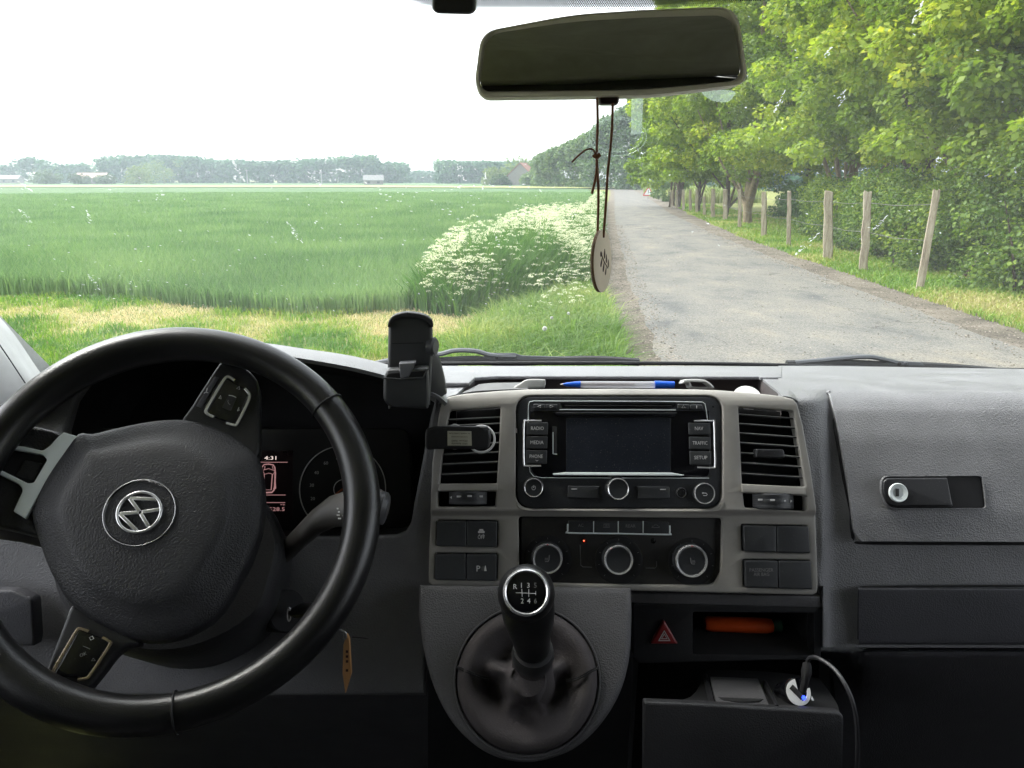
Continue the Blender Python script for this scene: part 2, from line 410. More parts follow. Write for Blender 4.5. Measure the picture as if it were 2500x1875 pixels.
def groundmat(name, cols, s1=.6, s2=9, bump=.3, bs=30, rough=.9, stretch=None):
    m, nt, b = mat(name); L = nt.links; g = N(nt, 'ShaderNodeNewGeometry'); src = g.outputs['Position']
    if stretch:
        mp = N(nt, 'ShaderNodeMapping'); mp.inputs['Scale'].default_value = stretch[:3]; mp.inputs['Rotation'].default_value = (0, 0, stretch[3]); L.new(src, mp.inputs[0]); src = mp.outputs[0]
    n1 = N(nt, 'ShaderNodeTexNoise', Scale=s1, Detail=6.0, Roughness=.65); n2 = N(nt, 'ShaderNodeTexNoise', Scale=s2, Detail=8.0, Roughness=.75)
    L.new(src, n1.inputs['Vector']); L.new(src, n2.inputs['Vector'])
    mx = N(nt, 'ShaderNodeMath', _operation='ADD'); L.new(n1.outputs['Fac'], mx.inputs[0]); L.new(n2.outputs['Fac'], mx.inputs[1])
    mh = N(nt, 'ShaderNodeMath', _operation='MULTIPLY'); mh.inputs[1].default_value = .5; L.new(mx.outputs[0], mh.inputs[0])
    k = len(cols); r = ramp(nt, mh.outputs[0], [(.38 + .24 * i / (k - 1), c) for i, c in enumerate(cols)]); L.new(r.outputs[0], b.inputs['Base Color'])
    b.inputs['Roughness'].default_value = rough; b.inputs['Specular IOR Level'].default_value = .2
    n3 = N(nt, 'ShaderNodeTexNoise', Scale=bs, Detail=6.0, Roughness=.7); L.new(g.outputs['Position'], n3.inputs['Vector'])
    bp = N(nt, 'ShaderNodeBump', Strength=bump, Distance=.03); L.new(n3.outputs['Fac'], bp.inputs['Height']); L.new(bp.outputs[0], b.inputs['Normal'])
    return m

def sheet(name, poly, z, m, label=None, kind='structure', bendz=None):
    tri = tessellate_polygon([[Vector((p[0], p[1], 0)) for p in poly]])
    o = mesh(name, [(p[0], p[1], z if not bendz else z + bendz(p)) for p in poly], [tuple(t) for t in tri], m, origin=(0, 0, 0), smooth=False)
    for p in o.data.polygons:
        if p.normal.z < 0: p.flip()
    return setp(o, label, None, None, kind)

# ---- ground
gm = groundmat('meadow_ground', [(.12, .15, .03), (.2, .22, .06), (.3, .27, .12)], .9, 14, .5, 40)
sheet('ground', [(-3000, -60), (3000, -60), (3000, 4000), (-3000, 4000)], 0, gm, 'rough grassy ground under everything')
def gp(l): return [G(*q)[:2] for q in l]
# road: left and right edge as traced on the ground, with a ragged border
def ragged(pts, amp, step, seed):
    out = []; r = random.Random(seed)
    for a, b in zip(pts[:-1], pts[1:]):
        L_ = math.hypot(b[0] - a[0], b[1] - a[1]); n = max(1, int(L_ / step))
        n = min(n, 200)
        for k in range(n):
            t = k / n; x = a[0] + (b[0] - a[0]) * t; y = a[1] + (b[1] - a[1]) * t
            j = noise.noise(Vector((x * 1.3, y * 1.3, seed))) * amp + noise.noise(Vector((x * 6, y * 6, seed))) * amp * .5
            out.append((x + j, y))
    out.append(pts[-1]); return out
roadL = [(.2, -30), (.75, 0), (1.15, 4.5)] + [(1.5, 7.73), (1.80, 10.54), (2.1, 14.21), (2.5, 17.15), (3.85, 28.89), (5.6, 43), (9.07, 70), (15.1, 117), (19, 150), (17, 190), (5, 230)]
roadR = [(5.0, -30), (5.2, 0), (5.43, 7.98), (5.76, 13.68), (6.6, 24.5), (8.6, 43), (12.4, 70), (18.2, 114), (22.5, 148), (20, 195), (8, 236)]
rl = ragged(roadL, .06, .12, 1); rr_ = ragged(roadR, .09, .15, 2)
roadm, nt, b = mat('worn_asphalt'); L = nt.links
g = N(nt, 'ShaderNodeNewGeometry'); mp = N(nt, 'ShaderNodeMapping'); mp.inputs['Rotation'].default_value = (0, 0, .12); mp.inputs['Scale'].default_value = (1.0, .6, 1); L.new(g.outputs['Position'], mp.inputs[0])
n1 = N(nt, 'ShaderNodeTexNoise', Scale=1.1, Detail=8.0, Roughness=.62); L.new(mp.outputs[0], n1.inputs['Vector'])
r1 = ramp(nt, n1.outputs['Fac'], [(.3, (.095, .1, .102)), (.44, (.162, .16, .15)), (.56, (.19, .184, .167)), (.7, (.25, .23, .19))])
n2 = N(nt, 'ShaderNodeTexNoise', Scale=45, Detail=6.0, Roughness=.8); L.new(g.outputs['Position'], n2.inputs['Vector'])
r2 = ramp(nt, n2.outputs['Fac'], [(.35, (.45, .45, .45)), (.6, (1.25, 1.22, 1.18))])
mx = N(nt, 'ShaderNodeMix', _data_type='RGBA', _blend_type='MULTIPLY'); mx.inputs[0].default_value = 1; L.new(r1.outputs[0], mx.inputs[6]); L.new(r2.outputs[0], mx.inputs[7])
vo = N(nt, 'ShaderNodeTexVoronoi', Scale=.7); vo.feature = 'DISTANCE_TO_EDGE'
nv = N(nt, 'ShaderNodeTexNoise', Scale=2.5, Detail=5.0); L.new(g.outputs['Position'], nv.inputs['Vector'])
va = N(nt, 'ShaderNodeVectorMath', _operation='MULTIPLY_ADD'); va.inputs[1].default_value = (.9, .9, 0); L.new(nv.outputs['Color'], va.inputs[0]); L.new(g.outputs['Position'], va.inputs[2]); L.new(va.outputs[0], vo.inputs['Vector'])
rc = ramp(nt, vo.outputs['Distance'], [(.0, (.45, .42, .4)), (.012, (1, 1, 1))])
n4 = N(nt, 'ShaderNodeTexNoise', Scale=.5, Detail=2.0); L.new(g.outputs['Position'], n4.inputs['Vector']); r4 = ramp(nt, n4.outputs['Fac'], [(.5, (0, 0, 0)), (.6, (1, 1, 1))])
mx2 = N(nt, 'ShaderNodeMix', _data_type='RGBA', _blend_type='MULTIPLY'); L.new(r4.outputs[0], mx2.inputs[0]); L.new(mx.outputs[2], mx2.inputs[6]); L.new(rc.outputs[0], mx2.inputs[7])
L.new(mx2.outputs[2], b.inputs['Base Color']); b.inputs['Roughness'].default_value = .85; b.inputs['Specular IOR Level'].default_value = .3
bp = N(nt, 'ShaderNodeBump', Strength=.5, Distance=.01); L.new(n2.outputs['Fac'], bp.inputs['Height']); L.new(bp.outputs[0], b.inputs['Normal'])
gravm = groundmat('gravel_edge', [(.08, .07, .056), (.17, .148, .12), (.28, .245, .2)], 1.2, 30, .9, 60)
gl = [(p[0] - .55 + .3 * noise.noise(Vector((p[1] * .4, 3, 0))), p[1]) for p in rl]
gr = [(p[0] + (.75 if p[1] < 30 else .75 + (p[1] - 30) * .02) + .35 * noise.noise(Vector((p[1] * .3, 7, 0))), p[1]) for p in rr_]
sheet('gravel_verge', gl + gr[::-1], .004, gravm, 'brown gravel edges along both sides of the road')
sheet('road', rl + rr_[::-1], .008, roadm, 'narrow worn pale asphalt country lane')

# ---- field: far sheet + near blades
cropm = groundmat('young_wheat_far', [(.06, .12, .045), (.08, .15, .055), (.1, .17, .06)], .12, 3.5, .8, 12, stretch=(1, .5, 1, .1))
cz = .40
edge = [(-260, 12.2), (-40, 12.0), (-9, 12.0), (-7.6, 12.0), (-6.0, 11.7), (-4.3, 10.7), (-2.8, 10.1), (-1.3, 10.6), (-.2, 13), (.9, 17), (2.4, 24), (4.6, 42), (8.3, 75), (12, 105), (14, 135)]
field = edge + [(14, 150), (-40, 175), (-300, 190), (-400, 120)]
o = edge_in = [(x_ * (1 + 1.3 / math.hypot(x_, y_)) if 0 else x_ + (.0 if x_ < -3 else -.6), y_ + 3.0) for x_, y_ in edge]
field = edge_in + [(14, 150), (-40, 175), (-300, 190), (-400, 120)]
o = 0
o = sheet('crop_field', field, cz - .2, cropm, 'wide green field of young wheat', kind='structure')
strawm = groundmat('pale_strip', [(.3, .33, .1), (.42, .42, .16), (.36, .4, .12)], .05, .6, .2, 3)
sheet('field_strip', [(-500, 200), (-40, 180), (18, 155), (30, 175), (-40, 225), (-500, 260)], .3, strawm, 'pale yellow field strip beyond the wheat')
farm = groundmat('far_field', [(.08, .15, .05), (.1, .18, .07), (.14, .2, .08)], .02, .3, .2, 3)
sheet('far_meadow', [(-900, 262), (-40, 227), (60, 200), (200, 300), (200, 600), (-900, 600)], .2, farm, 'flat far meadow in front of the woods')

rg = np.random.default_rng(3)
def inpoly(x, y, poly):
    c = np.zeros(len(x), bool); n = len(poly); j = n - 1
    for i in range(n):
        xi, yi = poly[i][0], poly[i][1]; xj, yj = poly[j][0], poly[j][1]
        cond = ((yi > y) != (yj > y)); xx = (xj - xi) * (y - yi) / ((yj - yi) if yj != yi else 1e-9) + xi
        c ^= cond & (x < xx); j = i
    return c
def scatter(n, poly, rmin, rmax, a0=-42, a1=42, power=1.0):
    """density falls with distance from the van; angles in degrees from +Y"""
    X, Y = [], []; got = 0
    while got < n:
        k = n * 2; a = np.radians(rg.uniform(a0, a1, k)); t = rg.uniform(0, 1, k)
        if power == 1: r = rmin * (rmax / rmin) ** t
        else: r = np.sqrt(rmin ** 2 + t * (rmax ** 2 - rmin ** 2))
        x = r * np.sin(a); y = r * np.cos(a); m_ = inpoly(x, y, poly)
        X.append(x[m_]); Y.append(y[m_]); got += m_.sum()
        if m_.sum() < 3: break
    return np.concatenate(X)[:n], np.concatenate(Y)[:n]
def blades(name, x, y, z0, hgt, wid, lean, m_, label, huefn=None, parent=None, hv=.35):
    n = len(x); h = hgt * (1 + hv * rg.standard_normal(n) * .6).clip(.35, 1.8); a = rg.uniform(0, 2 * np.pi, n)
    wv = np.stack([np.cos(a), np.sin(a)], 1) * (wid if np.isscalar(wid) else wid[:, None]) / 2
    la = rg.uniform(0, 2 * np.pi, n); lm = lean * rg.uniform(.2, 1.6, n) * h; l = np.stack([np.cos(la), np.sin(la)], 1) * lm[:, None]
    z0 = np.broadcast_to(z0, (n,))
    base = np.stack([x, y, z0], 1); V = np.zeros((n, 5, 3))
    V[:, 0] = base; V[:, 0, :2] -= wv; V[:, 1] = base; V[:, 1, :2] += wv
    mid = base.copy(); mid[:, :2] += l * .35; mid[:, 2] += h * .6
    V[:, 2] = mid; V[:, 2, :2] += wv * .8; V[:, 3] = mid; V[:, 3, :2] -= wv * .8
    V[:, 4] = base; V[:, 4, :2] += l; V[:, 4, 2] += h * (1 - lean * .35)
    i = np.arange(n)[:, None] * 5
    q = np.concatenate([i, i + 1, i + 2, i + 3], 1); t = np.concatenate([i + 3, i + 2, i + 4], 1)
    hue = (huefn(x, y) if huefn else np.full(n, .5)) + rg.normal(0, .13, n)
    o = npmesh(name, V.reshape(-1, 3), [q, t], m_, {'hue': np.repeat(hue.clip(0, 1), 5)}, parent)
    return setp(o, label, None, None, 'stuff') if not parent else o
def nz(x, y, s, seed=0): return np.array([noise.noise(Vector((a * s, b_ * s, seed))) for a, b_ in zip(x, y)])
wheatm = leafmat('wheat_blades', [(0, (.075, .15, .055)), (.5, (.165, .275, .105)), (1, (.28, .385, .15))], .35)
x, y = scatter(230000, edge[1:] + [(12, 100), (-90, 100)], 9.5, 105)
d = np.hypot(x, y)
blades('wheat_crop', x, y, 0.0, .36 + .05 * nz(x, y, .25) + .07 * ((np.hypot(x, y) - 12) / 4).clip(0, 1), .007 + .0009 * d, .3, wheatm, 'dense green young wheat blades at the near edge of the field', lambda a, b_: .5 + .35 * nz(a, b_, .35, 2), hv=.2)
# grass of the near verge: bright patches and dry straw
vergepoly = [(-14, 2), (-14, 12.6), (-7.6, 12.3), (-6.0, 11.9), (-4.3, 10.9), (-2.8, 10.3), (-1.3, 10.8), (0, 14), (.9, 12), (.95, 8), (.7, 4), (.2, 2)]
def dry(x, y): return nz(x, y, .55, 5) + .5 * nz(x, y, 2.2, 6)
grassm = leafmat('verge_grass', [(0, (.08, .19, .025)), (.4, (.2, .33, .045)), (.65, (.38, .38, .12)), (1, (.56, .47, .27))], .35)
x, y = scatter(90000, vergepoly, 3.2, 14)
hz = dry(x, y); blades('verge_grass', x, y, 0.0, np.where(hz > .05, .055, .11), .006 + .0006 * np.hypot(x, y), .7, grassm, 'short sunlit verge grass mixed with dry straw before the field', lambda a, b_: .5 + 1.4 * dry(a, b_))
tallpoly = [(-.5, 5), (-.55, 8.2), (-.2, 9.6), (.3, 10.6), (1.0, 12.5), (1.35, 11), (1.15, 8), (.85, 5.5), (.6, 4)]
x, y = scatter(26000, tallpoly, 3.8, 13)
tallm = leafmat('long_grass', [(0, (.075, .16, .03)), (.5, (.18, .29, .06)), (1, (.4, .43, .14))], .4)
blades('long_grass', x, y, 0.0, np.full(len(x), .34), .007 + .0006 * np.hypot(x, y), .75, tallm, 'long bright green grass beside the gravel edge of the road', lambda a, b_: .5 + .55 * nz(a, b_, .8, 8) + .35 * nz(a, b_, 4, 9))
# right-hand verge and ground under the trees
rv = [(5.95, 4), (6.0, 8), (6.35, 13.7), (7.2, 24.5), (9.6, 43), (13.5, 70), (13.5, 75), (17, 75), (13, 44), (20, 40), (16, 14), (9, 4)]
x, y = scatter(80000, rv, 7, 62, 5, 48)
blades('roadside_grass', x, y, 0.0, np.full(len(x), .09), .006 + .0009 * np.hypot(x, y), .6, grassm, 'short yellow green grass strip under the fence', lambda a, b_: .4 + .45 * nz(a, b_, .5, 11))
# cow parsley bank
bank = [(-1.5, 10.6), (-.7, 10.0), (.15, 10.8), (1.2, 12.4), (2.0, 17.5), (3.3, 28.5), (6.5, 55), (8.2, 70), (7.2, 70), (4.6, 48), (2.5, 30), (.3, 19.5), (-.9, 15)]
x, y = scatter(30000, bank, 9.5, 72, -12, 12)
stemm = leafmat('parsley_leaves', [(0, (.04, .12, .025)), (.5, (.09, .2, .04)), (1, (.2, .3, .08))], .35)
def edgedist(x, y, poly):
    d = np.full(len(x), 1e9); n = len(poly)
    for i in range(n):
        a = np.array(poly[i]); b_ = np.array(poly[(i + 1) % n]); e = b_ - a; t = (((x - a[0]) * e[0] + (y - a[1]) * e[1]) / (e @ e)).clip(0, 1)
        d = np.minimum(d, np.hypot(x - a[0] - t * e[0], y - a[1] - t * e[1]))
    return d
def bankh(x, y):
    t = (edgedist(x, y, bank) / 1.0).clip(0, 1); return .38 + .82 * np.sqrt(t) + .2 * nz(x, y, .8, 4)
blades('parsley_leaves', x, y, 0.0, bankh(x, y) * .75, .014 + .0012 * np.hypot(x, y), .35, stemm, 'leafy green stems filling the cow parsley bank', lambda a, b_: .5 + .3 * nz(a, b_, .8, 9), hv=.3)
def umbels(name, x, y, z, size, m_, label):
    n = len(x); K = 18; V = []; Fs = []; hue = []
    ang = rg.uniform(0, 2 * np.pi, (n, K)); rr = np.sqrt(rg.uniform(0, 1, (n, K)))
    cx = x[:, None] + size[:, None] * rr * np.cos(ang); cy_ = y[:, None] + size[:, None] * rr * np.sin(ang)
    cz_ = z[:, None] - size[:, None] * .35 * rr ** 2 + rg.normal(0, .004, (n, K))
    s = size[:, None] * rg.uniform(.10, .18, (n, K)); c = np.stack([cx, cy_, cz_], 2).reshape(-1, 3); s = s.reshape(-1)
    m = len(c); nrm = rg.normal(0, .55, (m, 3)); nrm[:, 2] = 1; nrm[:, 1] -= .35; nrm /= np.linalg.norm(nrm, axis=1)[:, None]
    t = np.cross(nrm, rg.normal(0, 1, (m, 3))); t /= np.linalg.norm(t, axis=1)[:, None]; b2 = np.cross(nrm, t)
    vs = np.zeros((m, 5, 3))
    for k in range(5):
        a = 2 * np.pi * k / 5; vs[:, k] = c + (t * np.cos(a) + b2 * np.sin(a)) * s[:, None]
    f = np.arange(m * 5).reshape(m, 5)
    o = npmesh(name, vs.reshape(-1, 3), [f], m_, {'hue': np.repeat(rg.uniform(0, 1, m), 5)})
    return setp(o, label, None, None, 'stuff')
whitem = leafmat('parsley_flowers', [(0, (.5, .54, .3)), (1, (.8, .8, .58))], .3)
x, y = scatter(5600, bank, 9.6, 72, -12, 12)
keep = (nz(x, y, .9, 21) + .5 * nz(x, y, 2.5, 22) > -.22) & ((np.hypot(x - .15, (y - 11.7) * .8) > .9) | (rg.uniform(0, 1, len(x)) < .12)); x, y = x[keep], y[keep]
z = bankh(x, y) * (.5 + .55 * rg.uniform(0, 1, len(x)) ** .55)
umbels('cow_parsley', x, y, z, rg.uniform(.03, .055, len(x)) * (1 + .02 * np.hypot(x, y)), whitem, 'creamy white cow parsley flowers on the bank beside the road')
x, y = scatter(170, [(.2, 8.8), (.9, 9.2), (1.45, 12), (1.9, 15.5), (1.5, 15.5), (.9, 12.5), (.2, 10.5)], 8.5, 16, -5, 12)
umbels('cow_parsley', x, y, .25 + .45 * rg.uniform(0, 1, len(x)), rg.uniform(.028, .045, len(x)), whitem, 'scattered white cow parsley flowers in the long roadside grass')
# dandelion clocks
dm = leafmat('seed_head', [(0, (.7, .7, .66)), (1, (.8, .8, .78))], .5)
for k, (px, py, zz, lb) in enumerate([(1330, 802, .33, 'largest white dandelion clock in the long grass above the wiper'), (1388, 765, .36, 'small dandelion clock, second nearest in the long grass'), (1347, 776, .36, 'pale dandelion clock just beyond the largest one')]):
    c = G(px, py, zz); vs, fs = [], []
    root = thing('dandelion', (c.x, c.y, 0), lb, 'flower', 'dandelion clocks in the grass')
    tube('stem', [(c.x + .02, c.y, 0), (c.x + .01, c.y, zz * .5), (c.x, c.y, zz)], .002, stemm, root, seg=5)
    R = .024 if k == 0 else .016; nn = 160; dirs = rg.normal(0, 1, (nn, 3)); dirs /= np.linalg.norm(dirs, axis=1)[:, None]
    cc = np.array(c) + dirs * R; t = np.cross(dirs, rg.normal(0, 1, (nn, 3))); t /= np.linalg.norm(t, axis=1)[:, None]; b2 = np.cross(dirs, t)
    V = np.stack([np.array(c) + dirs * .004 + t * .0006, np.array(c) + dirs * .004 - t * .0006, cc - t * .0045, cc + b2 * .0045, cc + t * .0045], 1)
    npmesh('seed_ball', V.reshape(-1, 3), [np.arange(nn * 5).reshape(nn, 5)], dm, {'hue': np.full(nn * 5, .5)}, root)

# ---- loose stones and litter along the crumbling road edges
def stones(n, line, off0, off1, label, smax=.014):
    ys = rg.uniform(0, 1, n) ** 1.6 * 26 + 5.5; xs = np.interp(ys, [p[1] for p in line], [p[0] for p in line]) + rg.uniform(off0, off1, n)
    s = rg.uniform(.004, smax, n) * (1 + .03 * ys); V = np.zeros((n, 6, 3)); a0 = rg.uniform(0, 6.28, n)
    for k in range(4):
        a = a0 + k * 1.5708; q = rg.uniform(.6, 1.2, n); V[:, k, 0] = xs + np.cos(a) * s * q; V[:, k, 1] = ys + np.sin(a) * s * q; V[:, k, 2] = .009 + s * .15
    V[:, 4] = np.stack([xs, ys, .01 + s * rg.uniform(.5, .9, n)], 1); V[:, 5] = np.stack([xs, ys, np.full(n, .002)], 1)
    i = np.arange(n)[:, None] * 6; F_ = [np.concatenate([i + k, i + (k + 1) % 4, i + 4], 1) for k in range(4)]
    setp(npmesh('road_stones', V.reshape(-1, 3), F_, stonem, {'hue': np.repeat(rg.uniform(0, 1, n), 6)}), label, None, None, 'stuff')
stonem = leafmat('stone_mix', [(0, (.06, .05, .04)), (.5, (.17, .145, .115)), (1, (.34, .3, .25))], 0, .9)
stones(5200, rl, -.65, .25, 'loose stones on the crumbling edge beside the long grass')
stones(5200, rr_, -.3, 1.0, 'loose stones and litter on the edge below the fence')
stones(1800, rl, .2, 3.6, 'scattered small stones over the worn lane', .012)
# ---- fence
postm = groundmat('weathered_post', [(.2, .155, .11), (.42, .36, .27), (.6, .53, .42)], 6, 40, .8, 120, stretch=(3, 3, .25, 0))
posts = []
def post(bx, by, tx, ty, wpx, label, yo=0):
    b0 = G(bx, by); d_ = b0.y / (CP_); wd = wpx / F * b0.length * .97 * (1.3 if wpx < 12 else 1); top = P(tx, ty, b0.y + yo)
    vs, fs = [], []; n = 7; rs = random.Random(int(bx))
    for i in range(n):
        t = i / (n - 1); c = Vector(b0).lerp(top, t); c.x += rs.uniform(-1, 1) * wd * .1 * (0 < i < n - 1)
        s = wd / 2 * (1 - .12 * t) * rs.uniform(.92, 1.08)
        for k in range(8):
            a = 2 * math.pi * k / 8 + .39; q = .88 if k % 2 else 1.08
            vs.append(c + Vector((math.cos(a) * s * q, math.sin(a) * s * q, (rs.uniform(-.02, .025) if i == n - 1 else 0) - (.1 if i == 0 else 0))))
    for i in range(n - 1):
        for k in range(8): fs.append((i * 8 + k, i * 8 + (k + 1) % 8, (i + 1) * 8 + (k + 1) % 8, (i + 1) * 8 + k))
    fs.append(tuple((n - 1) * 8 + k for k in range(8)))
    o = mesh('fence_post', vs, fs, postm, None, origin=b0, sharp=30); setp(o, label, 'fence post', 'wooden posts of the roadside fence')
    posts.append((b0, top))
post(2244, 707, 2287, 464, 19, 'nearest wooden fence post, leaning, split and pale, before the tall hedge')
post(2108, 662, 2119, 467, 22, 'second nearest fence post, reddish brown, in front of the hedge')
post(2020, 634, 2024, 467, 24, 'third nearest fence post, thick pale wood with a chipped top')
post(1925, 600, 1927, 467, 9, 'thin pale fence post half buried in the start of the hedge')
post(1864, 577, 1865, 469, 15, 'dark thick fence post at the gap in front of the hedge')
post(1806, 558, 1806, 464, 8, 'slim fence post directly before the thick forked trunk')
post(1771, 537, 1771, 462, 10, 'straight pale fence post just nearer than the forked trunk')
post(1740, 531, 1741, 461, 9, 'grey fence post between two dark trunks')
post(1719, 526, 1719, 480, 6, 'short stub post of the far fence')
post(1701, 520, 1701, 463, 6, 'narrow far fence post, second from the fence end')
post(1685, 516, 1685, 462, 6, 'farthest pale fence post beside the dark trunk')
post(1668, 513, 1668, 463, 6, 'thin grey fence post among the far dark trunks')
post(1652, 509, 1652, 464, 5, 'thin fence post right of the young saplings')
post(1640, 506, 1640, 464, 5, 'farthest thin fence post beside the saplings')
wm = plastic('fence_wire', (.14, .13, .12), .6)
ws = sorted(posts, key=lambda q: q[0].y)
for fr, lb in ((.86, 'upper rusty fence wire strung between the wooden posts'), (.5, 'lower rusty fence wire strung between the wooden posts')):
    vs, fs = [], []
    for (a0, a1), (b0, b1) in zip(ws[:-1], ws[1:]):
        p0 = a0.lerp(a1, fr); p1 = b0.lerp(b1, fr if True else .5); mid = (p0 + p1) / 2; mid.z -= .04
        tubemesh(vs, fs, [p0, mid, p1], .004, 4)
    setp(mesh('fence_wire', vs, fs, wm), lb, 'fence wire', 'fence wires')

# ---- trees
barkm = groundmat('bark', [(.12, .09, .055), (.24, .19, .12), (.38, .32, .22)], 3, 25, .9, 60, stretch=(2, 2, .4, 0))
barkdark = groundmat('dark_bark', [(.05, .04, .03), (.09, .07, .05), (.14, .11, .08)], 3, 25, .9, 60, stretch=(2, 2, .4, 0))
leafA = leafmat('maple_leaves', [(0, (.08, .14, .02)), (.4, (.185, .28, .04)), (.75, (.32, .4, .055)), (1, (.52, .52, .08))], .5)
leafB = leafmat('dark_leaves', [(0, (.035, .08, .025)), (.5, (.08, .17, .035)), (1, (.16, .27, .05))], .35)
def leafcloud(C, R, n, size, flat=.55, hue0=None, shell=.5, droop=.35):
    """C (k,3) clump centres, R (k,) radii -> leaf polygons"""
    k = len(C); w_ = R ** 2; idx = rg.choice(k, n, p=w_ / w_.sum())
    d_ = rg.normal(0, 1, (n, 3)); d_ /= np.linalg.norm(d_, axis=1)[:, None]; rad = rg.uniform(shell, 1, n) ** .7
    p = C[idx] + d_ * (rad * R[idx])[:, None] * np.array([1, 1, flat])
    nrm = d_ * .5 + rg.normal(0, .55, (n, 3)); nrm[:, 2] += .75; nrm /= np.linalg.norm(nrm, axis=1)[:, None]
    t = d_ + rg.normal(0, .6, (n, 3)); t[:, 2] -= droop; t -= nrm * (t * nrm).sum(1)[:, None]; t /= np.linalg.norm(t, axis=1)[:, None]
    b_ = np.cross(nrm, t); s = size * rg.uniform(.6, 1.3, n)[:, None]
    V = np.stack([p, p + t * s * .45 + b_ * s * .42 + nrm * s * .08, p + t * s * 1.05, p + t * s * .45 - b_ * s * .42 + nrm * s * .08], 1)
    h = (hue0[idx] if hue0 is not None else .5) + rg.normal(0, .12, n)
    return V.reshape(-1, 3), h
def addleaves(name, C, R, n, size, m_, parent=None, **k):
    V, h = leafcloud(C, R, n, size, **k)
    return npmesh(name, V, [np.arange(len(V)).reshape(-1, 4)], m_, {'hue': np.repeat(h.clip(0, 1), 4)}, parent)
def tree(x, y, H, cr, base, tr, ncl, nl, ls, label, seed, m_=None, bark=None, name='leafy_tree', limbs=9, cat='tree', group='leafy trees along the road', fork=0, hbias=0, lean=0):
    r = random.Random(seed); root = thing(name, (x, y, 0), label, cat, group)
    zc, zr = (base + H) / 2, (H - base) / 2; C, R = [], []
    for i in range(ncl):
        while True:
            v = Vector((r.uniform(-1, 1), r.uniform(-1, 1), r.uniform(-1, 1)))
            if .45 < v.length < 1: break
        wdn = 1 - .35 * max(0, v.z) 
        C.append((x + lean * v.z + v.x * cr * wdn, y + v.y * cr * wdn, zc + v.z * zr)); R.append(r.uniform(.45, 1.0) * cr * .26)
    C = np.array(C); R = np.array(R); hue = np.array([.45 + hbias + r.uniform(-.22, .3) for _ in range(ncl)])
    vs, fs = [], []
    pts = [Vector((x, y, -.1)), Vector((x + r.uniform(-.1, .1), y, base * .6)), Vector((x + r.uniform(-.2, .2), y + r.uniform(-.2, .2), base + zr * .6)), Vector((x + lean * .5, y, H * .85))]
    pts = [Vector(q) for q in cmr(pts, 5)]; n = len(pts)
    tubemesh(vs, fs, pts, [tr * (1.25 if i == 0 else 1) * (1 - .85 * i / n) for i in range(n)], 10)
    for i in range(limbs):
        k = r.randrange(2, n - 5); a = pts[k]; c = Vector(C[r.randrange(ncl)])
        if i < fork: k = r.randrange(4, 7); a = pts[min(k, n - 1)]; an = r.uniform(0, 6.3); c = a + Vector((math.cos(an) * cr * .6, math.sin(an) * cr * .3, cr * .9))
        m1 = a.lerp(c, .5) + Vector((0, 0, -.1 * cr * r.random())); rt = tr * (1 - .85 * k / n) * .5
        tubemesh(vs, fs, [Vector(q) for q in cmr([a, a.lerp(m1, .5) + Vector((r.uniform(-.1, .1), r.uniform(-.1, .1), .1)), m1, c], 3)], [rt * (1 - .085 * q) for q in range(10)], 6)
    mesh('trunk', vs, fs, bark or barkm, root)
    if 30 < y < 60 and x < 12 and name == 'leafy_tree' and fork == 0:
        k = 34; C2 = np.array([(x + r.uniform(-cr, cr) * .85, y + r.uniform(-cr, cr), r.uniform(1.7, 4.2)) for _ in range(k)]); R2 = np.array([r.uniform(.4, .8) for _ in range(k)])
        C = np.concatenate([C, C2]); R = np.concatenate([R, R2]); hue = np.concatenate([hue, [.42 + r.uniform(-.25, .25) for _ in range(k)]])
    if y < 30 and x < 12 and name == 'leafy_tree':
        k = 70; C2 = np.array([(x + r.uniform(-cr, cr) * .8 - .3, y + r.uniform(-cr, cr) * 1.1, r.uniform(2.3, 5.2)) for _ in range(k)]); R2 = np.array([r.uniform(.35, .75) for _ in range(k)])
        C = np.concatenate([C, C2]); R = np.concatenate([R, R2]); hue = np.concatenate([hue, [.5 + hbias + r.uniform(-.25, .3) for _ in range(k)]]); nl = int(nl * 1.25)
    addleaves('crown', C, R, nl, ls, m_ or leafA, root, hue0=hue)
    return root
tree(10.2, 11.5, 11, 3.8, 1.9, .17, 190, 115000, .105, 'nearest roadside tree with yellow green leaves above the tall hedge', 11, hbias=.1)
tree(9.9, 16.0, 13, 3.8, 2.0, .18, 190, 110000, .115, 'second nearest roadside tree, airy crown above the middle of the hedge', 12, hbias=.04)
tree(10.6, 20.5, 14, 4.1, 2.2, .2, 170, 80000, .135, 'broad leafy tree behind the post with the chipped top', 13, bark=barkdark)
tree(11.3, 26.5, 15, 4.3, 2.2, .22, 150, 66000, .145, 'tall leafy tree behind the start of the hedge', 14, hbias=-.05)
tree(9.9, 33.0, 14, 4.1, 2.1, .22, 130, 56000, .155, 'tree with thick pale forked trunk behind the slim fence post', 15, limbs=14, fork=7)
tree(10.4, 38.5, 15, 4.0, 1.9, .15, 120, 48000, .17, 'leafy tree with a brown trunk beyond the forked one', 16, bark=barkdark)
tree(10.6, 45.0, 15, 4.0, 1.9, .13, 110, 42000, .19, 'leafy tree with a dark trunk near the end of the row', 17, bark=barkdark)
tree(11.0, 52.0, 15.5, 3.9, 1.9, .13, 110, 38000, .2, 'last big roadside tree of the row, overhanging the lane', 18, bark=barkdark)
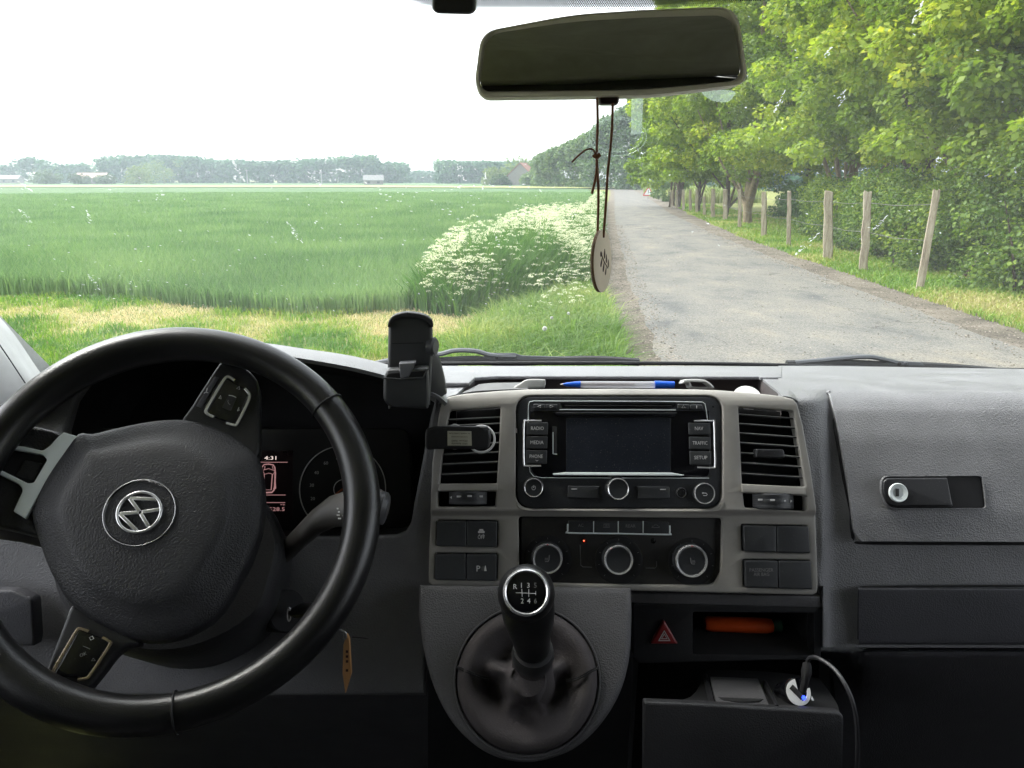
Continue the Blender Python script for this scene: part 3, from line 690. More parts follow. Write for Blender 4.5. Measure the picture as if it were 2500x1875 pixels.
for k, (px, yy) in enumerate([(1635, 53), (1645, 56), (1652, 60), (1660, 64)]):
    c = P(px, 500, yy)
    tree(c.x, yy, 8.5, 1.9, 2.4, .09, 26, 4200, .22, ['young tree with thin trunk, nearest the lane end of the row', 'young tree with thin trunk, second in the group of saplings', 'young tree with thin trunk, third in the group of saplings', 'young tree with thin trunk, farthest back of the saplings'][k], 30 + k, leafB, barkdark, name='young_tree', limbs=3, group='saplings at the end of the tree row')
for k, (x_, y_, h_) in enumerate([(15.5, 17, 12), (16.5, 25, 13), (16, 34, 13), (16.5, 44, 14)]):
    tree(x_, y_, h_, 3.9, 1.6, .2, 60, 13000, .2, ['back row tree, dark and dense, behind the nearest roadside tree', 'back row tree, dark, second from the near side', 'back row tree, dark, third from the near side', 'back row tree, dark, farthest from the van'][k], 50 + k, leafB, barkdark, group='dark trees of the back row', limbs=5)
# hedge
hr = random.Random(5); C, R, Hh = [], [], []
for i in range(560):
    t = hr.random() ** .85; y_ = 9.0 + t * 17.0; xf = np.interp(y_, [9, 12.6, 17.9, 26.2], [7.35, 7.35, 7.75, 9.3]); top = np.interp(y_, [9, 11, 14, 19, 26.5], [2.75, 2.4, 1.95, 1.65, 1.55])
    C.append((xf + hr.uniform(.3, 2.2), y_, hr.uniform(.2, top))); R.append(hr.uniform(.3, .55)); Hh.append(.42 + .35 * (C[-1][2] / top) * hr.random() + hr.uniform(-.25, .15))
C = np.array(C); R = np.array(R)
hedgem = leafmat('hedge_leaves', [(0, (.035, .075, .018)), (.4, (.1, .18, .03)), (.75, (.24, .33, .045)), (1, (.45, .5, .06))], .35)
hroot = thing('hedge', (8, 12, 0), 'dense dark green hedge with yellow green tips behind the fence posts', 'hedge')
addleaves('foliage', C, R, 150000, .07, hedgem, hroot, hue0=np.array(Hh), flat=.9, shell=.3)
for i in range(30):
    vs, fs = [], []
    y_ = 9.3 + hr.random() * 16; xf = np.interp(y_, [9, 12.6, 17.9, 26.2], [7.5, 7.5, 7.9, 9.5]) + hr.uniform(.3, 1.5)
    p0 = Vector((xf, y_, 0)); p1 = p0 + Vector((hr.uniform(-.5, .5), hr.uniform(-.5, .5), hr.uniform(1.0, 1.7)))
    tubemesh(vs, fs, [p0, p0.lerp(p1, .5) + Vector((hr.uniform(-.1, .1), 0, 0)), p1], [.03, .02, .008], 5)
    mesh('stem', vs, fs, barkdark, hroot)
# fallback dark shrubs in the gap below the trees
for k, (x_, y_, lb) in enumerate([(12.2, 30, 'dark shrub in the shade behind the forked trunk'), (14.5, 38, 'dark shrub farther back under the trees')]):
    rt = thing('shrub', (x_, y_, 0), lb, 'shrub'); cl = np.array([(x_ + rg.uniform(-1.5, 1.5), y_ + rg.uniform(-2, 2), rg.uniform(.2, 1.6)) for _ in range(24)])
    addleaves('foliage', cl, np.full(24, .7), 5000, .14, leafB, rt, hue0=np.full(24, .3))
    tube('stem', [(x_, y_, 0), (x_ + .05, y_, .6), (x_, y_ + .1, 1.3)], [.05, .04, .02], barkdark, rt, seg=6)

# ---- far woods
woodm = leafmat('far_wood_leaves', [(0, (.025, .09, .045)), (.5, (.055, .17, .07)), (1, (.13, .26, .07))], .2)
def wood(name, x0, y0, x1, y1, h0, h1, n, seed, label, ls=1.3, depth=14, mat_=None, hue=.45, gapfn=None, kind='stuff', parent=None, rad=(1.8, 3.4)):
    r = random.Random(seed); C, R, Hu = [], [], []
    for i in range(n):
        t = r.random(); hh = h0 + (h1 - h0) * t
        if gapfn: hh *= gapfn(t)
        hh *= 1 + .1 * noise.noise(Vector((t * 40, seed, 0)))
        z_ = hh * (1 - r.random() ** 2.2) if r.random() < .75 else hh
        rr = r.uniform(*rad); C.append((x0 + (x1 - x0) * t, y0 + (y1 - y0) * t + r.uniform(0, depth), max(rr * .5, z_ - rr * .6))); R.append(rr); Hu.append(hue + r.uniform(-.2, .25))
    o = addleaves(name, np.array(C), np.array(R), n * 60, ls * 1.15, mat_ or woodm, parent, hue0=np.array(Hu), flat=.85, shell=.6)
    return setp(o, label, None, None, kind) if not parent else o
def at(px, Y): return (px - 1250) / F * Y / 1.0 / (1 / 1.0) * (1 / (CP_ + .264 * 0 + 0)) if False else P(px, 440, Y).x
wood('far_wood', at(235, 420), 420, at(985, 420), 420, 12.5, 12, 620, 1, 'long blue green wood on the horizon beyond the wheat', gapfn=lambda t: 1 + .12 * math.sin(t * 9) - (.25 if t > .9 else 0))
wood('far_wood', at(-300, 430), 430, at(145, 430), 430, 11, 10.5, 260, 2, 'hazy tree belt on the far left horizon', gapfn=lambda t: 1 + .2 * math.sin(t * 17))
wood('far_wood', at(140, 440), 440, at(200, 440), 440, 9.5, 10, 40, 12, 'small isolated clump of far trees between two woods')
wood('far_wood', at(190, 520), 520, at(250, 520), 520, 6, 6, 40, 21, 'low distant trees behind the pale farm buildings')
wood('far_wood', at(960, 500), 500, at(1090, 500), 500, 7, 5, 90, 13, 'low distant trees dipping between two woods', gapfn=lambda t: 1 - .2 * math.sin(t * 8))
wood('far_wood', at(1068, 380), 380, at(1310, 380), 380, 10, 9.5, 260, 3, 'rounded blue green wood behind the farmhouse')
hillm = leafmat('mid_wood_leaves', [(0, (.04, .09, .03)), (.5, (.1, .18, .05)), (1, (.2, .27, .07))], .3)
wood('lane_wood', at(1315, 190), 190, at(1460, 165), 165, 7.0, 11.5, 300, 4, 'green wood rising along the bend of the lane', ls=.6, depth=9, mat_=hillm, rad=(.9, 1.9))
wood('lane_wood', at(1440, 165), 165, at(1640, 140), 140, 11, 19, 460, 5, 'tall wood closing the view at the end of the lane', ls=.55, depth=9, mat_=hillm, hue=.3, rad=(.9, 1.9))
wood('lane_wood', at(1600, 150), 150, at(2300, 110), 110, 17, 15, 500, 6, 'dense wood seen in the gaps behind the roadside trees', ls=.7, depth=9, mat_=woodm, hue=.3, rad=(1.2, 2.4))
# weedy bank right of the lane, beyond the tree row
x, y = scatter(9000, [(14.2, 66), (13.0, 62), (20, 62), (24, 110), (19.2, 116), (15.5, 90)], 60, 120, 5, 22)
blades('roadside_weeds', x, y, 0.0, np.full(len(x), 1.0), .12, .3, leafmat('weed_mix', [(0, (.08, .16, .03)), (.6, (.28, .34, .1)), (1, (.6, .62, .35))], .35), 'pale flowering weeds on the bank by the warning sign', lambda a, b_: .5 + .5 * nz(a, b_, .3, 2))
for k, (px, py, rr, hh, lb) in enumerate([(1632, 492, 1.3, 1.9, 'round green bush at the foot of the sapling row')]):
    c = G(px, py); rt = thing('bush', (c.x, c.y, 0), lb, 'bush'); cl = np.array([(c.x + rg.uniform(-rr, rr), c.y + rg.uniform(-rr, rr), rg.uniform(.2, hh)) for _ in range(14)])
    addleaves('foliage', cl, np.full(14, .6), 1800, .2, hillm, rt, hue0=np.full(14, .5)); tube('stem', [(c.x, c.y, 0), (c.x, c.y, 1)], .05, barkdark, rt, seg=6)
# lone field shrubs and farm buildings
for px, Y_, rr, hh, lb, hu in [(112, 330, 4.5, 5.5, 'dark round shrub left of the farm buildings', .3), (197, 330, 3.2, 4, 'small dark shrub against the pale farm buildings', .25), (252, 330, 3.2, 3.6, 'small dark shrub right of the farm buildings', .25), (340, 330, 5, 7, 'pale green bushy tree before the long wood', .85), (400, 390, 7, 12, 'rounded lighter tree at the edge of the long wood', .75),
                             (1210, 260, 3.4, 5.5, 'pale willow left of the farmhouse', .85), (1265, 255, 4.6, 8.5, 'tall rounded willow beside the farmhouse', .8), (1222, 250, 2.4, 3.2, 'dark bush beside the willow near the farmhouse', .2), (1300, 240, 3.2, 4.5, 'bush in front of the farmhouse roof', .7), (1330, 235, 3.4, 5.5, 'leafy bush right of the farmhouse', .55)]:
    cx = at(px, Y_); rt = thing('field_tree', (cx, Y_, 0), lb, 'tree'); kk = 26
    cl = np.array([(cx + rg.uniform(-1, 1) * rr, Y_ + rg.uniform(-1, 1) * rr, hh * (.15 + .75 * rg.random())) for _ in range(kk)]); cl[:, 0] = cx + (cl[:, 0] - cx) * np.sqrt(np.clip(1 - (cl[:, 2] / hh - .35).clip(0, 1) ** 2 * 1.8, .15, 1))
    addleaves('crown', cl, np.full(kk, rr * .38), 1500, .75, hillm, rt, hue0=np.full(kk, hu), flat=.9); tube('trunk', [(cx, Y_, 0), (cx, Y_, hh * .6)], [.3, .15], barkdark, rt, seg=6)
wallm = plastic('render_wall', (.24, .22, .2), .9); roofm = plastic('red_tile_roof', (.28, .13, .09), .8, var=.25); roofw = plastic('pale_sheet_roof', (.22, .22, .21), .7)
winm = plastic('dark_window', (.05, .06, .07), .3)
def house(px, Y_, wd, dp, wh, rh, rot, label, roof, wall=wallm, wins=3, name='farm_building'):
    cx = at(px, Y_); rt = thing(name, (cx, Y_, 0), label, 'building'); Rz = Matrix.Rotation(rot, 4, 'Z')
    def T(x_, y_, z_): v = Rz @ Vector((x_, y_, 0)); return (cx + v.x, Y_ + v.y, z_)
    a, c = wd / 2, dp / 2
    vs = [T(-a, -c, 0), T(a, -c, 0), T(a, c, 0), T(-a, c, 0), T(-a, -c, wh), T(a, -c, wh), T(a, c, wh), T(-a, c, wh), T(-a, 0, wh + rh), T(a, 0, wh + rh)]
    mesh('wall', vs, [(0, 1, 5, 4), (1, 2, 6, 9, 5), (2, 3, 7, 6), (3, 0, 4, 8, 7)], wall, rt, smooth=False)
    e = .35; vs = []
    for dz in (.06, .26):
        vs += [T(-a - e, -c - e, wh + dz - e * rh / c), T(a + e, -c - e, wh + dz - e * rh / c), T(a + e, 0, wh + rh + dz), T(-a - e, 0, wh + rh + dz), T(a + e, c + e, wh + dz - e * rh / c), T(-a - e, c + e, wh + dz - e * rh / c)]
    mesh('roof', vs, [(6, 7, 8, 9), (9, 8, 10, 11), (0, 3, 2, 1), (3, 5, 4, 2), (0, 1, 7, 6), (4, 5, 11, 10), (1, 2, 8, 7), (2, 4, 10, 8), (0, 6, 9, 3), (3, 9, 11, 5)], roof, rt, smooth=False)
    for i in range(wins):
        xx = -a + wd * (i + .5) / wins; v2, f2 = [], []
        for z0_, z1_ in ((wh * .35, wh * .75),):
            v2 += [T(xx - .5, -c - .04, z0_), T(xx + .5, -c - .04, z0_), T(xx + .5, -c - .04, z1_), T(xx - .5, -c - .04, z1_), T(xx - .5, -c + .1, z0_), T(xx + .5, -c + .1, z0_), T(xx + .5, -c + .1, z1_), T(xx - .5, -c + .1, z1_)]
            f2 += [(0, 1, 2, 3), (0, 4, 5, 1), (3, 2, 6, 7), (0, 3, 7, 4), (1, 5, 6, 2)]
        mesh('window', v2, f2, winm, rt, smooth=False)
    return rt
house(1277, 250, 5.5, 8, 3.2, 3.6, 1.2, 'farmhouse with steep red tiled roof among willows', roofm, name='farmhouse')
house(912, 300, 7, 4.5, 1.8, 1.6, .15, 'low pale barn alone in front of the long wood', roofw, wins=2)
house(228, 345, 12, 6, 2.6, 2.0, .1, 'pale pinkish farm building between two dark shrubs', plastic('faded_tile', (.5, .32, .27), .8), wins=4)
house(28, 400, 9, 6, 2.4, 1.6, .1, 'small far white building at the edge of view', roofw, wins=2)
# poles
polem = plastic('concrete_pole', (.3, .3, .29), .8)
for px, Y_, hh, lb in [(604, 330, 6.0, 'pale utility pole standing before the long wood'), (785, 350, 5.5, 'thin pale utility pole near the low barn')]:
    cx = at(px, Y_); rt = thing('utility_pole', (cx, Y_, 0), lb, 'pole'); tube('post', [(cx, Y_, 0), (cx, Y_, hh)], [.28, .2], polem, rt, seg=8)
    boxo('cross_arm', (cx, Y_, hh - .4), (1.6, .15, .15), polem, rt)
# warning sign
c = G(1582, 488); sg = thing('warning_sign', (c.x, c.y, 0), 'small white triangular warning sign on a post at the roadside', 'road sign')
top = P(1582, 455, c.y); rdw = plastic('sign_red', (.55, .03, .03), .5)
tube('post', [(c.x, c.y + .04, 0), (c.x, c.y + .04, top.z - .3)], .035, polem, sg, seg=8)
sp = Plane((c.x, c.y, top.z - .42), (0, -1, 0))
plate('plate', sp, rpoly([(-.52, -.42, .1), (.52, -.42, .1), (0, .46, .1)]), -.01, .01, rdw, sg, bevel=.002)
plate('symbol_panel', sp, rpoly([(-.38, -.34, .06), (.38, -.34, .06), (0, .3, .06)]), .01, .014, M['white'], sg, bevel=.001)
plate('symbol', sp, [(-.02, -.2), (.02, -.2), (.03, .1), (-.03, .1)], .014, .018, M['ink'], sg, bevel=.001)
# ================================================================== THE VAN
Q3 = lambda *p: [(900 + .3617 * a[0], 750 + .3617 * a[1], *[r * .3617 for r in a[2:]]) for a in p]
Q4 = lambda *p: [(1500 + .4521 * a[0], 850 + .4521 * a[1], *[r * .4521 for r in a[2:]]) for a in p]
Q5 = lambda *p: [(1000 + .4973 * a[0], 1200 + .4973 * a[1], *[r * .4973 for r in a[2:]]) for a in p]
Q1 = lambda *p: [(.4521 * a[0], 760 + .4521 * a[1], *[r * .4521 for r in a[2:]]) for a in p]
Q2 = lambda *p: [(.4521 * a[0], 1125 + .4521 * a[1], *[r * .4521 for r in a[2:]]) for a in p]
CP = Plane(P(1510, 1100, .80), tilt(20))                 # the console face
TPo = P(1500, 917, 1.04); TPb = P(1500, 893, 1.30); dv = (TPb - TPo).normalized()
TP = Plane(TPo, Vector((1, 0, 0)).cross(dv), dv)          # the flat dash top
GP = Plane(P(1288, 1500, .722), tilt(38))                 # the gear console face

# ---------------- cabin shell
XL, XR, XC = -.90, 1.14, .12
cab = thing('van_cabin', (XC, 0, .4), 'dark van cabin shell with light grey windscreen pillar trim and roof lining', 'vehicle')
sv_, sf_ = [], []
box(sv_, sf_, (XC, -.55, 2.06), (2.1, 2.5, .05)); mesh('roof_lining', sv_, sf_, M['liner'], cab, smooth=False)
sv_, sf_ = [], []
box(sv_, sf_, (XC, -1.8, 1.2), (2.1, .05, 1.75)); mesh('bulkhead', sv_, sf_, plastic('bulkhead', (.12, .115, .095), .9), cab, smooth=False)
sv_, sf_ = [], []
box(sv_, sf_, (XC, -.2, .38), (2.1, 3.3, .05)); mesh('cabin_floor', sv_, sf_, M['seat'], cab, smooth=False)
sv_, sf_ = [], []
box(sv_, sf_, (XC, 1.42, .9), (2.1, .05, 1.0)); mesh('firewall', sv_, sf_, M['void'], cab, smooth=False)
for x_ in (XL - .12, XR + .12):
    sv_, sf_ = [], []
    box(sv_, sf_, (x_, .33, .89), (.08, 2.2, 1.0)); box(sv_, sf_, (x_, -.98, 1.25), (.08, 1.65, 1.7))  # second box is added out of view to close side windows and cut light
    mesh('door_and_light_block', sv_, sf_, M['dashlow'], cab, smooth=False)
# windscreen plane
WS0 = Vector((XC, 1.36, 1.425)); WS1 = Vector((XC, .68, 2.03))
wdv = (WS1 - WS0).normalized(); WS = Plane(WS0, Vector((1, 0, 0)).cross(wdv) * -1 if Vector((1, 0, 0)).cross(wdv).y > 0 else Vector((1, 0, 0)).cross(wdv), wdv)
wlen = (WS1 - WS0).length
# pillars
def pillar(side):
    b0 = WS.w(side * 1.06, -.06); t0 = WS.w(side * .97, wlen + .02); s = side
    vs = []
    for c, wd in ((b0, .13), (t0, .09)):
        for dx, dy in ((-wd * .5, -.045), (wd * .35, -.07), (wd * .6, .05), (-wd * .55, .03)): vs.append((c.x + s * dx, c.y + dy, c.z))
    return vs
for s_, lb in ((-1, None), (1, None)):
    vs = pillar(s_); mesh('windscreen_pillar', vs, [(0, 1, 5, 4), (1, 2, 6, 5), (2, 3, 7, 6), (3, 0, 4, 7), (0, 3, 2, 1), (4, 5, 6, 7)], M['pillar'], cab, smooth=False)
# the pillar trim that shows at the left edge of the dash
pt = [P(-160, 640, 1.10), P(0, 775, 1.12), P(95, 905, 1.13), P(190, 1040, 1.14)]
pt2 = [P(-330, 640, .90), P(-200, 775, .92), P(-110, 905, .95), P(-60, 1080, .95)]
pm = [P(-230, 640, .98), P(-75, 775, 1.0), P(50, 925, 1.02), P(110, 1060, 1.03)]
patch('pillar_trim', [pt, pm, pt2], M['pillar'], cab, 6, 6, thick=.006)
pm2 = [P(-80, 700, .998), P(0, 845, 1.003), P(66, 938, 1.012)]
tube('trim_seam', [Vector(q) for q in cmr([P(-60, 765, 1.0), P(0, 843, 1.01), P(62, 936, 1.02)], 5)], .0009, M['black'], cab, seg=6)

# ---------------- windscreen
win = thing('windscreen', WS0, 'clear bug-spattered windscreen with a dotted band along its top edge', 'windscreen')
plate('glass', WS, rpoly([(-1.05, -.06, .05), (1.05, -.06, .05), (.95, wlen + .03, .05), (-.95, wlen + .03, .05)]), -.0025, .0025, M['glass'], win, bevel=.0005)
# dotted band
vs, fs = [], []
def disc(u, v, r, h, n=6, ru=1.0):
    b = len(vs)
    for k in range(n): vs.append(WS.w(u + r * ru * math.cos(6.2832 * k / n), v + r * math.sin(6.2832 * k / n), h))
    fs.append(tuple(range(b, b + n)))
ua, va_ = WS.uv(985, 0, .003); ub, vb_ = WS.uv(1960, 0, .003); uc, vc_ = WS.uv(1400, 24, .003)
sp_ = .0021; j = 0; v = va_ + .03
while v > vc_ - .001:
    u = ua; 
    while u < ub:
        t = (u - ua) / (ub - ua); lim = vc_ + (.012 * (1 - min(1, t / .1)) ** 2 + .014 * max(0, (t - .6) / .4))
        if v > lim:
            rr = .00108 * min(1, .66 + (v - lim) / .016)
            disc(u + (sp_ / 2 if j % 2 else 0), v, rr, .0032)
        u += sp_
    v -= sp_ * .8; j += 1
setp(mesh('dotted_band', vs, fs, M['black'], win, smooth=False), kind='stuff')
plate('shade_band', WS, [(-.94, .774), (.94, .774), (.92, wlen + .02), (-.92, wlen + .02)], .0026, .0032, M['black'], win, bevel=.0001)
# insect marks: many tiny and a few large
rs = random.Random(4)
def fleck(px, py, ln, wd, ang, n=7):
    u0, v0 = WS.uv(px, py, -.0032); s = .85 / F; b = len(vs)
    c, sn = math.cos(ang), math.sin(ang)
    for k in range(n):
        a = 6.2832 * k / n; q = rs.uniform(.55, 1.2); x_ = math.cos(a) * ln * s * q; y_ = math.sin(a) * wd * s * q
        vs.append(WS.w(u0 + x_ * c - y_ * sn, v0 + (x_ * sn + y_ * c) * 1.15, -.0032))
    fs.append(tuple(range(b, b + n)))
vs, fs = [], []
for i in range(230):
    px = rs.uniform(0, 1300) if rs.random() < .8 else rs.uniform(1300, 2500); py = rs.uniform(330, 760) if px < 1300 else rs.uniform(40, 700)
    fleck(px, py, rs.uniform(1.5, 5.5), rs.uniform(.8, 2.2), rs.uniform(-.9, .2))
for i in range(60): fleck(rs.uniform(900, 1450), rs.uniform(450, 540), rs.uniform(2, 5), rs.uniform(1, 2), rs.uniform(-.4, .4))
setp(mesh('insect_specks', vs, fs, M['splat'], win, smooth=False), kind='stuff')
for (px, py, ln, ang, spread) in [(720, 568, 34, -.95, 9), (580, 412, 38, -1.05, 5), (768, 436, 24, -.8, 13), (1125, 420, 20, -1.2, 8), (1182, 442, 22, 1.4, 5), (62, 528, 24, -.8, 8), (215, 530, 18, -1.3, 4), (388, 482, 14, .5, 8), (62, 455, 26, -.6, 3), (2240, 30, 30, 1.1, 9), (2022, 128, 14, 1.0, 8), (1902, 250, 32, 1.1, 5), (2055, 240, 22, 1.2, 12), (1970, 595, 44, .75, 9), (2148, 545, 26, .8, 7), (230, 690, 26, -.9, 12), (1215, 590, 14, -1.3, 4)]:
    vs, fs = [], []
    for i in range(int(ln * .8)):
        t = rs.uniform(-1, 1); q = rs.gauss(0, .5) * spread * (1.1 - abs(t))
        fleck(px + math.cos(ang) * t * ln - math.sin(ang) * q, py - math.sin(ang) * t * ln - math.cos(ang) * q, rs.uniform(1.5, 4.5), rs.uniform(.8, 2), ang + rs.gauss(0, .4))
    mesh('insect_splat', vs, fs, M['splat'], win, smooth=False)
# sticker residue: two clear films and a faint double ring
pplate('clear_sticker', WS, rpoly([(1542, 230), (1571, 230), (1567, 326), (1540, 330)]), -.0040, -.0035, M['film'], win, bevel=.0001)
pplate('clear_sticker', WS, cmr([(1715, 222), (1790, 222), (1788, 240), (1770, 250), (1735, 244)], 4, True), -.0040, -.0035, M['film'], win, bevel=.0001)
for rx, ry, cx_, cy_ in ((62, 40, 1508, 331), (70, 47, 1508, 333)):
    tube('sticker_ring', [WS.px(cx_ + rx * math.cos(a), cy_ + ry * math.sin(a), -.004) for a in [6.2832 * k / 40 for k in range(40)]], .0005, M['film'], win, seg=5, closed=True)
# black sensor housing hanging at the top
SPn = Plane(P(1106, 10, .70), (0, -1, -.25))
o = pplate('sensor_housing', SPn, rpoly([(1055, -60), (1160, -60), (1160, 30, 14), (1148, 36, 10), (1066, 34, 14), (1054, 24, 10)]), -.03, 0, M['black'], None, bevel=.003)
setp(o, 'small black sensor housing at the top of the windscreen', 'sensor')

# ---------------- rear-view mirror
MP = Plane(P(1490, 135, .66), (-.02, -1, .05))
mir = thing('rear_view_mirror', P(1490, 230, .66), 'wide dark rear-view mirror in a brown grey frame', 'mirror')
hs_ = [(1158, 199, 20), (1174, 78, 40), (1397, 36, 60), (1578, 24, 60), (1800, 16, 52), (1829, 205, 40), (1600, 233, 60), (1487, 236, 60), (1172, 240, 38)]
frm = plastic('mirror_frame', (.8, .76, .66), .45, 900, .15)
outer = MP.uvs(rpoly(hs_, 8)); cen = MP.uv(1490, 130)
radial('housing', MP, outer, cen, [(.80, -.038), (.93, -.03), (.99, -.016), (1.0, -.006), (1.0, -.002), (.993, .0015), (.975, .002), (.955, .0008)], frm, mir, close=True)
inn = rpoly([(1171, 208, 22), (1188, 84, 40), (1397, 52, 60), (1578, 42, 60), (1790, 36, 50), (1812, 196, 36), (1600, 217, 60), (1487, 221, 60), (1186, 224, 30)], 8)
mirm, nt, b = mat('mirror_glass'); b.inputs['Metallic'].default_value = 1; b.inputs['Roughness'].default_value = .04; b.inputs['Base Color'].default_value = (.5, .5, .47, 1)
pplate('mirror_glass', MP, inn, .0, .0026, mirm, mir, bevel=.0006)
pplate('dip_lever', MP, rpoly([(1461, 232, 8), (1513, 232, 8), (1511, 254, 8), (1463, 254, 8)]), -.016, -.004, plastic('dark_red_brown', (.02, .008, .008), .4), mir, bevel=.002)
tube('mirror_arm', [P(1490, 130, .69), P(1490, 120, .72), P(1490, 108, .768)], [.016, .010, .018], M['black'], mir, seg=12)

# ---------------- wooden pendant on a leather cord
pen_ = thing('hanging_pendant', P(1468, 710, .66), 'thin round wooden pendant with burnt leaf twig hanging on a brown leather cord', 'pendant')
def cord(pts, r=.0011): return tube('cord', [Vector(q) for q in cmr([P(a, b_, .66 + (c if c else 0)) for a, b_, c in pts], 5)], r, M['cord'], pen_, seg=6, flat=.6)
cord([(1458, 238, 0), (1459, 300, 0), (1457, 380, 0), (1461, 470, 0), (1459, 570, 0)])
cord([(1496, 252, 0), (1493, 330, 0), (1484, 420, 0), (1479, 500, 0), (1473, 580, 0)])
cord([(1456, 382, -.002), (1447, 365, -.004), (1430, 366, -.004), (1412, 380, -.002), (1396, 396, 0)])
cord([(1456, 384, -.003), (1457, 410, -.003), (1453, 440, -.002), (1445, 473, 0)])
tube('cord_knot', [P(1450, 378, .656), P(1457, 384, .655), P(1463, 377, .656)], .0022, M['cord'], pen_, seg=8)
PPn = Plane(P(1468, 638, .66), tilt(2, 64)); d0 = ell(0, 0, .0225, .0262, 40)
plate('wooden_disc', PPn, d0, -.0015, .0015, M['wood'], pen_, bevel=.0002)
plate('disc_edge', PPn, [d0, ell(0, 0, .0222, .0259, 40)], -.00165, .00135, M['woodedge'], pen_, bevel=.0001)
def leafshape(cx_, cy_, ln, wd, ang):
    c, s = math.cos(ang), math.sin(ang); out = []
    for k in range(12):
        a = 6.2832 * k / 12; x_ = math.cos(a) * ln; y_ = math.sin(a) * wd * (1 - .35 * math.cos(a)); out.append((cx_ + x_ * c - y_ * s, cy_ + x_ * s + y_ * c))
    return out
pvs = []
for cx_, cy_, ln, wd, an in [(-.0045, .0065, .0022, .0022, 0), (.004, .006, .0042, .0016, 1.5), (-.004, -.0005, .0042, .0015, 1.1), (.0085, .0015, .0038, .0015, 1.6), (0.0015, -.005, .0042, .0015, 1.2), (.0135, -.003, .0035, .0013, 1.6), (.007, -.009, .0035, .0013, 1.2)]:
    plate('burnt_leaf', PPn, leafshape(cx_, cy_, ln, wd, an), .0013, .0017, M['burn'], pen_, bevel=.00005)
tube('burnt_twig', [PPn.w(-.004, .006, .0016), PPn.w(.002, .000, .0016), PPn.w(.012, -.007, .0016)], .0005, M['burn'], pen_, seg=5)

# ---------------- dashboard
dash = thing('dashboard', P(1500, 1500, .9), 'grey grained plastic dashboard with glove box and storage trough', 'dashboard')
Yt = [(893, 1.33), (899, 1.225), (905, 1.154), (915, 1.057), (925, .982), (932, .943), (940, .915), (948, .898), (955, .887), (965, .877), (975, .869), (1000, .856), (1060, .837), (1150, .817), (1250, .797), (1330, .785), (1430, .775), (1500, .767), (1580, .762)]
def Yd(py): return float(np.interp(py, [a for a, _ in Yt], [b_ for _, b_ in Yt]))
def cpY(py): return CP.px(1960, py).y
cols = [1900, 1945, 1968, 1990, 2010, 2030, 2060, 2100, 2200, 2350, 2520, 2800, 3000]
rows = []
for py in [893, 899, 905, 910, 915, 920, 925, 932, 940, 948, 955, 965, 975, 987, 1000, 1030, 1060, 1105, 1150, 1200, 1250, 1290, 1330, 1380, 1430, 1500, 1580]:
    row = []
    for px in cols:
        y_ = Yd(py)
        if py > 985: px = max(px, float(np.interp(py, [985, 1040, 1139, 1266, 1450], [1942, 1954, 1972, 1990, 1996])) + (px - 1900) * .05)
        if py > 940:
            t = max(0, min(1, (2035 - px) / 60)); t = t * t * (3 - 2 * t); k = min(1, max(0, (py - 940) / 38)); y_ = y_ * (1 - t * k) + (min(cpY(py) + .012, y_)) * t * k
            if py > 1450: y_ = max(y_, .80 if px < 2007 else 0)
            y_ -= .006 * math.exp(-((px - 2012) / 16.0) ** 2) * k
        base_y = py + (max(0, px - 2000) * .016 if py < 950 else max(0, px - 2000) * .004)
        row.append(P(px, base_y, y_))
    rows.append(row)
patch('passenger_panel', rows, M['dash'], dash, 3, 2, sharp=80)
# centre top sheet with the opening of the trough
top_out = [(930, 893), (1910, 894), (1908, 920.5), (1856, 920), (1853, 918.5), (1218, 917.5), (1160, 921), (1145, 934), (1060, 934), (1010, 922)]
pplate('top_panel', TP, top_out, -.004, .001, M['dash'], dash, bevel=.0015)
patch('trough_side', [[P(1853, 918, 1.032), P(1905, 919.5, 1.022), P(1930, 923, 1.025), P(1945, 926, 1.07)], [P(1876, 937, .95), P(1915, 938, .95), P(1940, 940, .955), P(1955, 943, .98)], [P(1896, 952, .87), P(1925, 953, .87), P(1948, 958, .878), P(1965, 963, .90)], [P(1911, 966, .826), P(1932, 970, .824), P(1950, 980, .832), P(1965, 990, .85)]], M['dash'], dash, 5, 5, thick=.003)
patch('trough_side', [[P(1160, 921, 1.035), P(1120, 921, 1.035), P(1070, 922, 1.035), P(1000, 922, 1.03)], [P(1142, 937, .95), P(1110, 937, .95), P(1060, 937, .95), P(1000, 935, .95)], [P(1127, 951, .87), P(1105, 952, .87), P(1070, 953, .87), P(1030, 955, .87)], [P(1113, 963, .826), P(1098, 967, .824), P(1080, 976, .826), P(1068, 990, .83)]], M['dash'], dash, 5, 5, thick=.003)
# trough: back wall, ends, floor
tz = [P(1113, 963, .832)] + [TP.px(x_, y_) for x_, y_ in [(1160, 920), (1218, 917), (1853, 918)]] + [P(1911, 965, .832)]
dn = Vector((0, 0, -.045)); vs = []
for q in tz: vs += [q + Vector((0, 0, -.003)), q + dn]
vs += [P(1113, 963, .84) + Vector((0, 0, -.04)), P(1911, 965, .84) + Vector((0, 0, -.04))]
mesh('trough', vs, [(0, 2, 3, 1), (2, 4, 5, 3), (4, 6, 7, 5), (6, 8, 9, 7), (1, 3, 5, 7, 9, 11, 10)], plastic('trough_liner', (.06, .05, .05), .7, 620, .5), dash, smooth=False)
fl = Plane(P(1500, 944, .90), (0, -.12, 1), (0, 1, 0))
